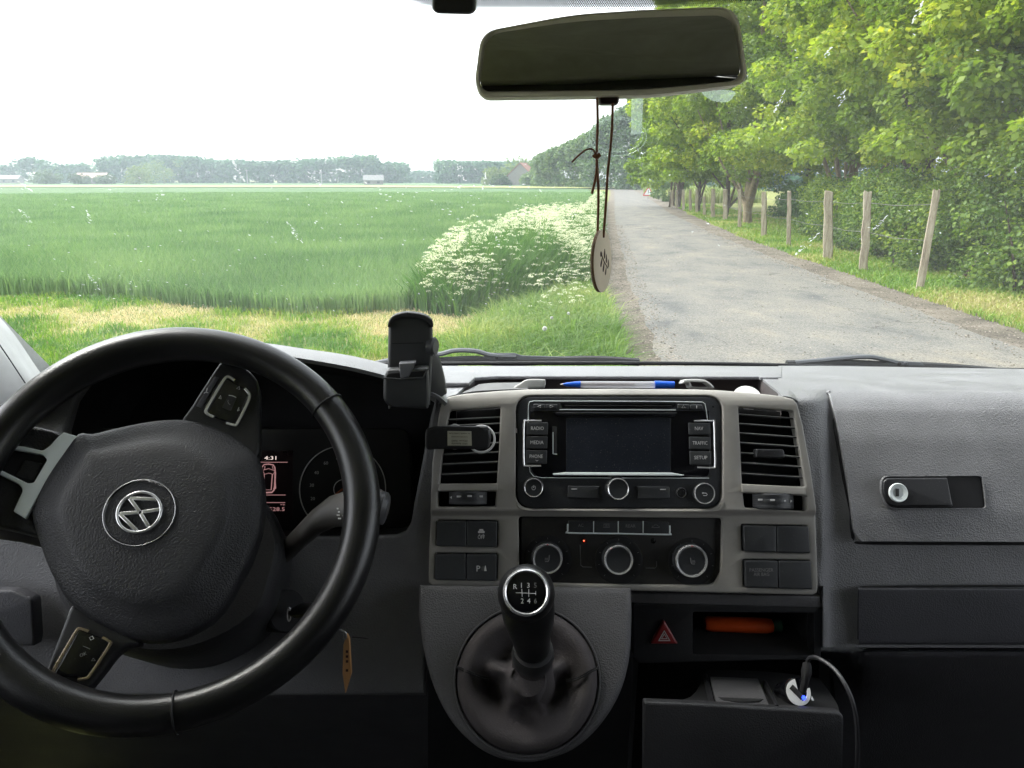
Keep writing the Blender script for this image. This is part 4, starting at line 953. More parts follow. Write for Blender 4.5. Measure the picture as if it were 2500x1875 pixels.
# perforated mat end
vs, fs = [], []
for i in range(14):
    for j in range(3):
        q = P(1178 + i * 6.2 + (j % 2) * 3, 950 - j * 4.2 - i * .35, .905 + j * .02); box(vs, fs, q, (.0012, .0025, .0008))
setp(mesh('mat_studs', vs, fs, M['black'], dash, smooth=False), kind='stuff')
patch('trough_mat', [[P(1120, 962, .86), P(1160, 955, .86), P(1230, 951, .86), P(1290, 949, .86)], [P(1150, 948, .90), P(1180, 945, .90), P(1230, 942, .90), P(1290, 940, .90)], [P(1170, 938, .97), P(1200, 935, .97), P(1240, 934, .97), P(1290, 933, .97)]], plastic('mat_grey', (.12, .12, .12), .7), dash, thick=.002)
for nm, pts in (('strap_hook', [(1254, 950), (1272, 934), (1288, 926), (1326, 925.5), (1332, 929), (1331, 942), (1322, 948)]), ('strap_hook', [(1667, 936), (1669, 929), (1676, 925.5), (1715, 926), (1729, 931), (1742, 942), (1740, 948), (1690, 948), (1682, 936)])):
    pl_ = Plane(P(1300, 940, .872), (0, -1, .3)); o = pplate(nm, pl_, cmr(pts, 3, True), -.022, 0, M['grey'], dash, bevel=.002)
# centre trim
trim_out = cmr([(1081, 974), (1103, 966)], 2) + [(1140, 960), (1225, 952.5), (1290, 948.5), (1500, 947), (1700, 948.5), (1760, 951), (1850, 959), (1907, 966), (1937, 974), (1947, 986), (1961, 1040), (1979, 1139), (1997, 1266), (2003, 1430), (2001, 1449), (1990, 1455), (1753, 1450), (1500, 1444), (1250, 1437), (1055, 1432), (1045, 1424), (1046, 1347), (1050, 1265), (1055, 1130), (1062, 1080), (1071, 1012)]
vent_l = rpoly([(1097, 1002, 7), (1222, 993, 7), (1219, 1080), (1213, 1181, 4), (1073, 1182, 4), (1078, 1120)])
vent_r = rpoly([(1803, 993, 6), (1937, 1003, 6), (1953, 1100), (1967, 1189, 4), (1812, 1182, 4), (1808, 1090)])
wheel_l = rpoly([(1068, 1200, 4), (1211, 1200, 4), (1209, 1237, 4), (1068, 1238, 6)])
wheel_r = rpoly([(1814, 1204, 4), (1970, 1211, 4), (1971, 1249, 4), (1818, 1240, 8)])
radio_h = rect(1259, 965, 1765, 1243, 40)
clim_h = rpoly([(1266, 1262, 10), (1768, 1266, 10), (1764, 1400), (1748, 1432, 30), (1600, 1431), (1400, 1428), (1282, 1424, 30), (1268, 1390)])
sw = [rpoly([(1066, 1270, 4), (1215, 1272, 4), (1214, 1337, 4), (1064, 1334, 4)]), rpoly([(1062, 1351, 4), (1214, 1353, 4), (1213, 1420, 4), (1060, 1417, 4)]),
      rpoly([(1814, 1281, 4), (1976, 1284, 4), (1980, 1353, 4), (1816, 1348, 4)]), rpoly([(1818, 1367, 4), (1982, 1369, 4), (1985, 1441, 4), (1819, 1436, 4)])]
v_top = CP.uv(1500, 947)[1]; v_b = CP.uv(1500, 990)[1]; v_s1 = CP.uv(1500, 1243)[1]; v_s2 = CP.uv(1500, 1262)[1]
def tb(u, v):
    h = 0
    if v > v_b: t = (v - v_b) / (v_top - v_b); h -= .010 * t ** 2.2
    if v < v_s1: t = min(1, (v_s1 - v) / (v_s1 - v_s2)); h -= .006 * t * t * (3 - 2 * t)
    return h
vc = [v_b + (v_top - v_b) * k / 8 for k in range(8)] + [v_s1 + (v_s2 - v_s1) * k / 5 for k in range(6)]
holes = [vent_l, vent_r, wheel_l, wheel_r, radio_h, clim_h] + sw
plate('centre_trim', CP, [CP.uvs(l) for l in [trim_out] + holes], -.016, 0, M['trim'], dash, bevel=.0018, cuts={'v': vc}, bend=tb, sharp=50)
tube('bezel_lip', [CP.px(x_, y_, .0002) for x_, y_ in [(1262, 1225), (1264, 1236), (1272, 1243), (1290, 1246), (1500, 1247), (1740, 1248), (1756, 1245), (1764, 1236), (1766, 1225)]], .0009, M['trim'], dash, seg=6)
# surround behind the trim
pplate('trim_backing', CP, [(1052, 985), (1955, 985), (2008, 1460), (1036, 1440)], -.062, -.052, M['void'], dash, bevel=.001)
# air vents
def vent(name, hole, slats, tabpx, label):
    rt = setp(plate(name, CP, [CP.uvs(hole), ], -.05, -.045, M['void'], dash, bevel=.0005), None)
    return rt
def slats(parent, lx, rx, ys, frac, slope):
    for k, y_ in enumerate(ys):
        a = CP.uv(lx(y_), y_ + slope * -.5, -.004); b_ = CP.uv(rx(y_), y_ + slope * .5, -.004)
        vs = []
        for (u, v) in (a, b_):
            for du, h in ((-.0008, -.004), (.0008, -.004), (.0026, -.0235), (.001, -.0235)): vs.append(CP.w(u, v + du, h))
        tube('slat_glint', [CP.w(a[0], a[1] + .0009, -.0042), CP.w(b_[0], b_[1] + .0009, -.0042)], .0004, M['grey'], parent, seg=6)  # pale strip added as a painted highlight on the slat's front edge
        mesh('vent_slat', vs, [(0, 1, 2, 3), (4, 7, 6, 5), (0, 4, 5, 1), (1, 5, 6, 2), (2, 6, 7, 3), (3, 7, 4, 0)], M['gloss'] if False else M['black'], parent, smooth=False)
vl = plate('air_vent', CP, CP.uvs(vent_l), -.028, -.024, M['void'], dash, bevel=.0005)
slats(vl, lambda y_: 1097 - (y_ - 1002) * .13, lambda y_: 1222 - (y_ - 993) * .05, [1023, 1038, 1062, 1086, 1108, 1132, 1157], 0, -6)
vr = plate('air_vent', CP, CP.uvs(vent_r), -.028, -.024, M['void'], dash, bevel=.0005)
slats(vr, lambda y_: 1803 + (y_ - 993) * .05, lambda y_: 1937 + (y_ - 1003) * .165, [1017.5, 1040.5, 1063.5, 1087, 1112, 1136, 1162], 0, 10)
pplate('vent_tab', CP, rpoly([(1846, 1096, 5), (1914, 1097, 6), (1917, 1116, 3), (1911, 1119), (1846, 1117, 3)]), -.008, .004, M['black'], vr, bevel=.0015)
for l_ in ([(1072, 1181.5, 1), (1215, 1181.5, 1), (1214, 1198, 1), (1069, 1199, 1)], [(1811, 1182, 1), (1967, 1189, 1), (1969, 1208, 1), (1813, 1202, 1)]):
    pplate('vent_sill', CP, rpoly(l_), -.006, .003, M['trim'], dash, bevel=.001)
# thumbwheels
for (x0, x1, y0, y1, ms) in ((1095, 1189, 1199, 1232, [(1121, 1212), (1147, 1211), (1174, 1212)]), (1840, 1941, 1204, 1243, [(1857, 1220), (1887, 1221), (1914, 1223)])):
    ua, va = CP.uv(x0, (y0 + y1) / 2, 0); ub, vb = CP.uv(x1, (y0 + y1) / 2, 0); hw = abs(CP.uv(x0, y0)[1] - CP.uv(x0, y1)[1]) / 2
    um = (ua + ub) / 2; rad = .035; vs, fs = [], []; n = 28
    prof = []
    for k in range(n + 1):
        a = math.radians(-46 + 92 * k / n); prof.append((um + rad * math.sin(a) * (ub - ua) / 2 / (rad * math.sin(math.radians(46))), rad * math.cos(a) - rad * math.cos(math.radians(46)) - .004))
    vv = [-1, -.86, -.6, -.56, -.2, -.16, .16, .2, .56, .6, .86, 1]
    for j, q in enumerate(vv):
        for (u, h) in prof: vs.append(CP.w(u, va + q * hw, h - (.0012 if (j in (0, 11)) else (.0004 if j in (3, 4, 7, 8) else 0))))
    for j in range(len(vv) - 1):
        for k in range(n): fs.append((j * (n + 1) + k, j * (n + 1) + k + 1, (j + 1) * (n + 1) + k + 1, (j + 1) * (n + 1) + k))
    th = mesh('vent_thumbwheel', vs, fs, M['button'], dash)
    for (mx_, my_) in ms:
        d_ = abs(mx_ - (x0 + x1) / 2) / ((x1 - x0) / 2); hh = rad * math.cos(math.asin(min(.7, d_ * .72))) - rad * math.cos(math.radians(46)) - .0038
        pplate('wheel_mark', CP, rect(mx_ - 6, my_ - 2, mx_ + 5, my_ + 2.2), hh - .0004, hh + .0004, M['mark'], th, bevel=.0001)
for pts in ([(1098, 1214.5), (1103, 1211), (1103, 1218)], [(1934, 1223), (1930, 1220), (1930, 1227)]):
    pplate('arrow_mark', CP, pts, .002, .0026, M['mark'], dash, bevel=.0001)
# switches
def key(l_, label=None): return pplate('switch', CP, rpoly([(*q, 4) for q in l_]), -.012, -.001, M['button'], dash, bevel=.0012)
s1 = key([(1067, 1272), (1138, 1272.5), (1138, 1334.5), (1065.5, 1333)]); s2 = key([(1140, 1272.5), (1213.5, 1273.5), (1212.5, 1335.5), (1140, 1334.5)])
s3 = key([(1063, 1353), (1137, 1353.5), (1137, 1417.5), (1061.5, 1415.5)]); s4 = key([(1139, 1353.5), (1212.5, 1354.5), (1211.5, 1418.5), (1139, 1417.5)])
s5 = key([(1815.5, 1283), (1895, 1284.5), (1896, 1349), (1817.5, 1346.5)]); s6 = key([(1897, 1284.5), (1974.5, 1285.5), (1978.5, 1351), (1898, 1349)])
s7 = key([(1819.5, 1368.5), (1899, 1369.5), (1900, 1437), (1820.5, 1434)]); s8 = key([(1901, 1369.5), (1980.5, 1370.5), (1983.5, 1439), (1902, 1437)])
text('switch_text', CP, 'OFF', 1175, 1311, 9.5, -.001, M['mark'], s2, width=17)
# skidding car icon
for pts in ([(1169, 1296), (1171, 1292), (1179, 1292), (1181, 1296)], [(1167, 1297), (1183, 1297), (1183, 1301), (1167, 1301)]): pplate('switch_icon', CP, pts, -.001, -.0006, M['mark'], s2, bevel=.00005)
for dx in (0, 9): tube('switch_icon', [CP.px(1170 + dx, 1303, -.0008), CP.px(1172 + dx, 1304.5, -.0008), CP.px(1169.5 + dx, 1306, -.0008), CP.px(1171.5 + dx, 1307.5, -.0008)], .00025, M['mark'], s2, seg=4)
text('switch_text', CP, 'P', 1168, 1388, 14, -.001, M['mark'], s4, width=9)
for k in range(3): tube('switch_icon', [CP.px(1175 + k * 2.6, 1384 - k, -.0008), CP.px(1176.3 + k * 2.6, 1388, -.0008), CP.px(1175 + k * 2.6, 1393, -.0008)], .0002, M['markdim'], s4, seg=4)
pplate('switch_icon', CP, [(1182, 1394), (1188, 1394), (1185.5, 1381), (1184, 1381)], -.001, -.0006, M['mark'], s4, bevel=.00005)
text('switch_text', CP, 'PASSENGER', 1859, 1391.5, 8.5, -.001, M['markdim'], s7, width=58)
text('switch_text', CP, 'AIR BAG', 1859, 1402, 8.5, -.001, M['markdim'], s7, width=38)

# ---- glove box lid, latch, lock
lid_edge = rpoly([(1974, 928, 6), (2021, 962, 20), (2043, 1049), (2071, 1212), (2083, 1311, 6), (2101, 1322, 12), (2300, 1321.5), (2900, 1321), (2900, 925), (2500, 912)], 5)
rows = []
def lidx(py):
    return float(np.interp(py, [926, 962, 1049, 1212, 1306, 1322], [1974, 2021, 2043, 2071, 2083, 2100]))
for py in [958, 963, 970, 980, 992, 1005, 1035, 1070, 1110, 1150, 1200, 1250, 1290, 1312, 1321]:
    row = []; x0 = lidx(py)
    for t in [0, .004, .02, .08, .2, .35, .55, .8, 1]:
        px = x0 + (2950 - x0) * t; off = .012 + .006 * math.sin(min(1, t * 3) * math.pi / 2)
        row.append(P(px, py + max(0, px - 2000) * .004, Yd(py) - off + (.008 if t == 0 else 0)))
    rows.append(row)
lid = patch('glove_box_lid', rows, M['dash'], dash, 5, 3, thick=.004, sharp=70)
tube('lid_gap', [Vector(q) for q in cmr([P(1973, 926, 1.045), P(1990, 936, .985), P(2018, 961, .90), P(2040, 1049, .838), P(2068, 1212, .806), P(2080, 1305, .79), P(2086, 1319, .79), P(2101, 1324.5, .787), P(2300, 1325.5, .783), P(2600, 1326, .783)], 6)], .0024, M['void'], dash, seg=8)
LP = Plane(P(2260, 1200, Yd(1200) - .0195), tilt(24))
latch_o = rpoly([(2151, 1200, 30), (2153, 1164, 34), (2395, 1162, 10), (2405, 1240, 9), (2168, 1241, 34)], 8)
pplate('latch_recess', LP, [latch_o], -.004, .0006, M['void'], lid, bevel=.0008)
plate('recess_rim', LP, [LP.uvs(rpoly([(2149, 1200, 30), (2151, 1162, 34), (2397, 1160, 10), (2407.5, 1242, 9), (2166, 1243, 34)], 8)), LP.uvs(latch_o)], -.003, .002, M['dash'], lid, bevel=.0008)
lt = pplate('latch', LP, rpoly([(2155, 1200, 26), (2158, 1167, 32), (2314, 1166, 3), (2328, 1236, 3), (2170, 1237, 32)], 8), .0, .006, M['black'], lid, bevel=.0022)
lkr = pxr(LP, 2192, 1203, 23)
o = plathe('lock_cylinder', LP, 2192, 1203, [(lkr, .004), (lkr, .0075), (lkr * .93, .0085), (lkr * .6, .0075), (lkr * .58, .0068), (0, .0068)], M['silver'], lt if False else lid, h=.006)
plate('key_slot', LP, LP.uvs(rect(2188, 1193, 2195, 1212, 1), .0086), .006, .0088, M['ink'], lid, bevel=.0001)
# lower passenger panels
rows = [[P(px, py + max(0, px - 2000) * .003, y_) for px in (2096, 2104, 2130, 2250, 2450, 2700, 2950)] for py, y_ in ((1434, .768), (1437, .762), (1450, .7605), (1500, .7585), (1560, .757), (1572, .760), (1582, .785))]
patch('lower_passenger_panel', rows, M['dashlow'], dash, 3, 3)
tube('panel_seam', [Vector(q) for q in cmr([P(2096, 1560, .763), P(2097, 1450, .769), P(2103, 1435, .7685), P(2120, 1433, .768), P(2300, 1431, .768), P(2600, 1430, .768)], 4)], .0012, M['void'], dash, seg=6)
rows = [[P(px, py, y_) for px, y_ in zip((2000, 2075, 2110, 2200, 2400, 2700, 2950), ys)] for py, ys in ((1640, (.84, .82, .80, .79, .79, .79, .79)), (1600, (.835, .81, .775, .765, .765, .765, .765)), (1584, (.84, .815, .785, .775, .775, .775, .775)), (1580, (.85, .83, .80, .80, .80, .80, .80)))]
patch('storage_ledge', rows[::-1] + [[P(px, 1760, .86) for px in (2000, 2075, 2110, 2200, 2400, 2700, 2950)], [P(px, 1900, .92) for px in (2000, 2075, 2110, 2200, 2400, 2700, 2950)]], M['dashlow'], dash, 3, 3)

# lower centre fascia with the hazard switch and the open slot
LF = Plane(P(1775, 1530, .757), tilt(12))
fas = rpoly([(1546, 1472, 8), (2010, 1482, 10), (2004, 1610, 8), (1560, 1620), (1546, 1600)]); slot = rpoly([(1692, 1494, 6), (1987, 1497, 6), (1986, 1600, 4), (1692, 1597, 4)])
pplate('lower_fascia', LF, [fas, slot], -.02, 0, M['black'], dash, bevel=.0015)
body = rpoly([(1530, 1446), (2004, 1456), (2008, 1484), (1546, 1473), (1530, 1473)])
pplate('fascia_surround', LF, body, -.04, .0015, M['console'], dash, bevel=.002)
a_, b_, c_, d_ = [LF.px(*q) for q in ((1692, 1494), (1987, 1497), (1986, 1600), (1692, 1597))]
bk = Vector((0, .13, .0))
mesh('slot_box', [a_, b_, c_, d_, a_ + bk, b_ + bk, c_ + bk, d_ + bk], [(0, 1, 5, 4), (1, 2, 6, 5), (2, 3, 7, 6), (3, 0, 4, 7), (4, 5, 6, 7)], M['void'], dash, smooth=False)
hz_ = pplate('hazard_switch', LF, rpoly([(1621, 1514, 5), (1656, 1573, 5), (1588, 1573, 5)]), -.002, .0045, M['red'], dash, bevel=.002)
for s in (1.0, .52):
    c = (1622, 1555); tri_ = [(c[0], c[1] - 16 * s), (c[0] + 15 * s, c[1] + 10 * s), (c[0] - 15 * s, c[1] + 10 * s)]; t2 = [(c[0], c[1] - 12.5 * s + (1 if s < 1 else 0)), (c[0] + 11.5 * s, c[1] + 8 * s), (c[0] - 11.5 * s, c[1] + 8 * s)]
    pplate('hazard_symbol', LF, [tri_, t2], .0044, .005, M['mark'], hz_, bevel=.00005)
# orange lighter lying in the slot
lg = thing('orange_lighter', P(1800, 1545, .83), 'bright orange lighter lying deep in the open dash slot', 'lighter')
tube('lighter_body', [P(1720, 1523, .80), P(1730, 1523, .80), P(1870, 1527, .80), P(1884, 1527, .80)], [.008, .0105, .0105, .009], M['orange'], lg, seg=16, flat=.8)
tube('lighter_wheel', [P(1735, 1538, .80), P(1735, 1556, .80)], .008, M['orange'], lg, seg=12); tube('lighter_cap', [P(1884, 1527, .80), P(1905, 1528, .80)], .008, plastic('green_plastic', (.01, .05, .03), .4), lg, seg=12)

# cavity below and the pull-out tray
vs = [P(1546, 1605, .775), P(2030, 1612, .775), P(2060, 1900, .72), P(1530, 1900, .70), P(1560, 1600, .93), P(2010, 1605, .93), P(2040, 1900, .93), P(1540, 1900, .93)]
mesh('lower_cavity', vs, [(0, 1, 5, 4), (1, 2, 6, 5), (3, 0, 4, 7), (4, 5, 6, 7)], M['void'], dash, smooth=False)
tray = thing('pull_out_tray', P(1810, 1880, .70), 'open pull-out tray with a black ashtray flap and grained front', 'tray')
TF = Plane(P(1800, 1740, .665), tilt(14))
pplate('tray_front', TF, rpoly([(1572, 1714, 6), (1700, 1719), (2050, 1739, 8), (2061, 1750, 6), (2056, 2010), (1570, 2000)]), -.012, .0, M['tray'], tray, bevel=.003)
tp0 = [P(1585, 1716, .668), P(1720, 1722, .668), P(1880, 1730, .668), P(2050, 1740, .668)]; tp1 = [P(1685, 1702, .715), P(1730, 1692, .72), P(1890, 1696, .72), P(2040, 1712, .715)]; tp2 = [P(1722, 1640, .78), P(1740, 1636, .78), P(1880, 1640, .78), P(2000, 1655, .78)]
patch('tray_floor', [tp0, tp1, tp2], M['void'], tray, 4, 4, thick=.003)
FPn = Plane(P(1810, 1690, .712), (0, -.75, .66), (0, 1, 1))
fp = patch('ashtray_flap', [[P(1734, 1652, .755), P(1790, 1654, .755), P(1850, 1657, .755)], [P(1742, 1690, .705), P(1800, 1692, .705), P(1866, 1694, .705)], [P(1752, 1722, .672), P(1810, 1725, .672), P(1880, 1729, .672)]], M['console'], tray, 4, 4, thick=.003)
patch('flap_grip', [[P(1754, 1702, .6915), P(1805, 1704, .6915), P(1864, 1706, .6915)], [P(1766, 1709, .6845), P(1808, 1713, .681), P(1853, 1711, .6835)]], M['void'], fp, 4, 3, thick=.0015)
tube('tray_rail', [P(1722, 1650, .77), P(1738, 1722, .672)], .003, M['black'], tray, seg=8); tube('tray_rail', [P(1862, 1658, .77), P(1897, 1728, .672)], .003, M['black'], tray, seg=8)
# usb charger and cable
ug = thing('usb_charger', P(1948, 1735, .70), 'chrome and black usb car charger glowing blue in its socket', 'charger')
UP = Plane(P(1949, 1690, .695), tilt(38, 6)); ur = pxr(UP, 1949, 1690, 33)
plathe('charger_body', UP, 1949, 1690, [(ur * .8, -.035), (ur * .85, -.02), (ur, -.012), (ur * 1.02, -.002), (ur * .97, 0), (ur * .9, -.0005), (0, -.0005)], M['gloss'], ug)
uc0, uc1 = UP.uv(1949, 1690)
def sect(a0, a1, r0, r1, n=14):
    return [(uc0 + r1 * math.cos(a0 + (a1 - a0) * k / n), uc1 + r1 * math.sin(a0 + (a1 - a0) * k / n)) for k in range(n + 1)] + [(uc0 + r0 * math.cos(a1 - (a1 - a0) * k / n), uc1 + r0 * math.sin(a1 - (a1 - a0) * k / n)) for k in range(n + 1)]
plate('charger_face', UP, sect(math.radians(95), math.radians(285), ur * .0, ur * .9), 0, .0008, M['usbwhite'], ug, bevel=.0001)
plate('charger_face', UP, sect(math.radians(-75), math.radians(15), ur * .62, ur * .9), 0, .0008, M['usbwhite'], ug, bevel=.0001)
cR = Matrix.Rotation(math.radians(-50), 2)
pr = [(uc0 + (cR @ Vector(q)).x - .002, uc1 + (cR @ Vector(q)).y) for q in ((-.0078, -.0028), (.0078, -.0028), (.0078, .0028), (-.0078, .0028))]
plate('usb_port', UP, pr, .0005, .0012, M['ink'], ug, bevel=.0001)
lu, lv = UP.uv(1961, 1703)
lathe('indicator_light', UP, lu, lv, [(.0022, 0), (.002, .0016), (0, .002)], M['ledblue'], ug, seg=16)
sr = pxr(UP, 1945, 1722, 42)
plathe('socket_collar', UP, 1944, 1722, [(sr, -.03), (sr, -.024), (sr * .86, -.023), (sr * .84, -.03)], M['usbwhite'], ug, h=-.03)
cb = thing('charging_cable', P(1980, 1740, .70), 'thin dark cable with plug arcing out of the charger', 'cable')
tube('plug', [P(1960, 1688, .69), P(1966, 1662, .692), P(1969, 1640, .695), P(1970, 1618, .70)], [.0035, .0038, .0055, .004], M['void'], cb, seg=12)
tube('cable', [Vector(q) for q in cmr([P(1969, 1630, .70), P(1975, 1608, .70), P(1995, 1606, .69), P(2035, 1632, .67), P(2068, 1680, .65), P(2088, 1740, .64), P(2094, 1820, .64), P(2090, 1920, .66)], 6)], .0021, plastic('cable_sheath', (.03, .03, .034), .5), cb, seg=8)

# ---- gear console
gc = rpoly([(1022, 1425), (1543, 1432), (1545, 1500), (1542, 1600, 60), (1520, 1690, 60), (1470, 1772, 60), (1400, 1836, 60), (1290, 1868, 80), (1190, 1846, 60), (1110, 1780, 60), (1060, 1690, 60), (1032, 1590, 60), (1020, 1500)], 6)
gco = gc
ge = [(1287 + 180 * math.cos(6.2832 * k / 64), 1664 + 186 * math.sin(6.2832 * k / 64)) for k in range(64)]
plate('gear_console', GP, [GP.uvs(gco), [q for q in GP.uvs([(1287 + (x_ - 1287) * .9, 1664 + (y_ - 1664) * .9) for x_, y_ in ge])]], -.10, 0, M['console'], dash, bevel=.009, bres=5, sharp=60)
geu = GP.uvs(ge); gcu = GP.uv(1287, 1664)
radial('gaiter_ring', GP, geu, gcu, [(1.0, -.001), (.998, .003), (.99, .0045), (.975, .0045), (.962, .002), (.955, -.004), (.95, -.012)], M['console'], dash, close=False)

lev = thing('gear_lever', P(1290, 1700, .70), 'black gear lever with chrome-ringed knob marked with shift pattern and leather boot', 'gear lever')
def gf(u, v, s, t):
    n_ = noise.noise(Vector((u * 28, v * 28, 2))) * .004 - abs(noise.noise(Vector((u * 45, v * 45, 9)))) * .006 + noise.noise(Vector((u * 70, v * 70, 5))) * .0018
    th_ = t * 6.2832; lob = sum(max(0., math.cos((th_ - c) / 1.0)) ** 26 * a for c, a in ((-.42, 1.0), (3.5, 1.1), (4.75, .6), (1.1, .5), (2.2, .45)))
    return (lob * .024 * math.exp(-((s - .42) / .15) ** 2) + noise.noise(Vector((u * 30, v * 30, 2))) * .0022 * min(1, (1 - s) * 9) - abs(noise.noise(Vector((u * 60, v * 60, 9)))) * .0022 * min(1, (1 - s) * 4))
    f_ = .011 * math.cos(th_ * 4 + .9 + .5 * math.sin(th_)) * math.exp(-((s - .47) / .17) ** 2)
    return (n_ + f_) * min(1, (1 - s) * 5)
radial('boot', GP, geu, gcu, [(.965, -.006), (.955, .0), (.935, .006), (.90, .0105), (.85, .0135), (.79, .014), (.73, .012), (.67, .008), (.61, .002), (.55, -.004), (.49, -.008), (.43, -.009), (.37, -.004), (.32, .006), (.28, .02), (.25, .036), (.22, .052)], M['gaiter'], lev, fn=gf, sharp=80)
for yo in (0, 5):
    tube('boot_seam', [Vector(q) for q in cmr([GP.px(1114, 1626 + yo, .006), GP.px(1128, 1632 + yo, .0125), GP.px(1150, 1641 + yo, .0142), GP.px(1172, 1650 + yo, .0115), GP.px(1192, 1655 + yo, .006)], 5)], .0007, M['void'], lev, seg=6)
    tube('boot_seam', [Vector(q) for q in cmr([GP.px(1382, 1660 + yo, .006), GP.px(1404, 1656 + yo, .0115), GP.px(1426, 1646 + yo, .0142), GP.px(1447, 1634 + yo, .0125), GP.px(1461, 1628 + yo, .006)], 5)], .0007, M['void'], lev, seg=6)
tube('boot_neck', [P(1298, 1720, .735), P(1299, 1680, .69), P(1300, 1640, .665), P(1300, 1598, .65)], [.03, .0245, .0205, .0195], M['gaiter'], lev, seg=20)
tube('collar', [P(1300, 1608, .65), P(1301, 1596, .646), P(1302, 1585, .642)], [.0195, .0205, .019], M['rubber'], lev, seg=24)
KP = Plane(P(1285, 1446, .605), (EYE - P(1285, 1446, .605)).normalized() + Vector((0, .0, .06)))
kax = (P(1301, 1580, .645) - P(1285, 1446, .605))
kb = plathe('knob', KP, 1285, 1446, [(.0195, .0), (.0212, -.002), (.0238, -.007), (.0255, -.014), (.0258, -.021), (.0245, -.029), (.021, -.038), (.014, -.046), (0, -.050)], M['leather'], lev, seg=48)
kc0 = P(1285, 1446, .605) - KP.n * .024
tube('knob_neck', [kc0 + (P(1300, 1585, .645) - kc0) * t for t in (0, .15, .3, .45, .6, .75, .9, 1)], [.022, .0245, .0245, .0232, .021, .0185, .017, .0165], M['leather'], lev, seg=36)
plathe('knob_ring', KP, 1285, 1446, [(.0172, .0015), (.0176, .0035), (.0186, .0042), (.0196, .003), (.0205, 0), (.0205, -.004)], M['chrome'], kb, h=0)
kc = plathe('knob_cap', KP, 1285, 1446, [(.0175, .0008), (.0172, .0024), (.012, .0034), (0, .0038)], M['gloss'], kb, h=0)
for s, x_, y_, dim in [('R', 1258, 1432, 0), ('1', 1273, 1429, 0), ('3', 1290, 1429, 0), ('5', 1307, 1429, 1), ('2', 1275, 1467, 0), ('4', 1291, 1467, 0), ('6', 1307, 1467, 1)]:
    text('gear_number', KP, s, x_, y_, 12, .0036, M['markdim'] if dim else M['mark'], kb)
for l_ in ([(1259, 1447), (1308, 1449)], [(1274, 1438), (1275, 1457)], [(1291, 1438), (1291, 1457)], [(1308, 1443), (1308, 1453)]):
    tube('shift_line', [KP.px(*l_[0], .0038), KP.px(*l_[1], .0038)], .00022, M['mark'], kb, seg=4)

# ---- driver side: face between console and binnacle, lower panel, hood
DPn = Plane(P(1040, 1150, .80), tilt(20)); 
cav = [(1064, 968), (1050, 1020), (1036, 1095), (1022, 1170), (1010, 1230), (1003, 1275), (990, 1297), (965, 1306), (900, 1308), (700, 1312), (300, 1316), (200, 1312), (166, 1280), (156, 1150), (160, 1050), (180, 980), (215, 930), (290, 885), (400, 862), (600, 866), (741, 880), (850, 899), (931, 918), (1000, 942)]
face_o = [(1100, 968), (1094, 985), (1078, 1100), (1068, 1265), (1062, 1440), (1040, 1500), (1040, 1700), (700, 1700), (-400, 1700), (-420, 1030), (-100, 1010), (50, 1000), (110, 965), (160, 915), (260, 862), (400, 838), (600, 842), (760, 862), (900, 895), (1010, 930), (1070, 958)]
pplate('driver_face', DPn, [face_o, cav], -.02, -.004, M['dash_shade'], dash, bevel=.005, bres=4)
cavu = DPn.uvs(cav, -.012); cc0 = DPn.uv(600, 1100, -.012)
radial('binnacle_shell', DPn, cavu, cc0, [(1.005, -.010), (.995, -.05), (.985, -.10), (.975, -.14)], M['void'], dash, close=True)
lip = [(30, 1040), (70, 1000), (115, 950), (190, 895), (400, 850), (600, 856), (741, 876), (850, 895), (931, 914), (1000, 938), (1062, 962), (1092, 985)]
lY = [.80] * 12
r0 = [P(x_, y_, .792) for x_, y_ in lip]; r1 = [P(x_, y_ - 4, .80) for x_, y_ in lip]
cr_ = [(10, 1030), (50, 985), (95, 925), (180, 868), (400, 832), (600, 836), (741, 853), (850, 868), (931, 886), (1000, 907), (1055, 932), (1094, 962)]
r2 = [P(x_, y_ + 6, .84) for x_, y_ in cr_]; r3 = [P(x_, y_, .90) for x_, y_ in cr_]; r4 = [P(x_, y_ + 2, .98) for x_, y_ in cr_]
r5 = [P(x_, max(y_ + 14, 890), 1.12) for x_, y_ in cr_]; r6 = [P(x_, max(y_ + 30, 893), 1.33) for x_, y_ in cr_]
patch('instrument_hood', [r0, r1, r2, r3, r4, r5, r6], M['dash'], dash, 4, 4, thick=.004, sharp=60)
rows = [[P(px, py, y_) for px in (-500, -200, 100, 400, 700, 900, 1000, 1045)] for py, y_ in ((1660, .79), (1690, .775), (1715, .782), (1750, .81), (1810, .88), (1950, 1.0))]
patch('knee_panel', rows, M['dashlow'], dash, 3, 3)  # footwell shade put into the panel's colour by the darker plastic
tube('panel_seam', [Vector(q) for q in cmr([P(860, 1555, .742), P(930, 1562, .742), P(965, 1566, .742)], 4)], .0006, M['void'], dash, seg=5)
DL = Plane(P(40, 1450, .74), tilt(18, 8))
pplate('driver_switch_panel', DL, rpoly([(-200, 1441), (30, 1441, 10), (78, 1462, 10), (84, 1560, 6), (80, 1578), (-200, 1580)]), -.01, .012, M['dashlow'], dash, bevel=.003)
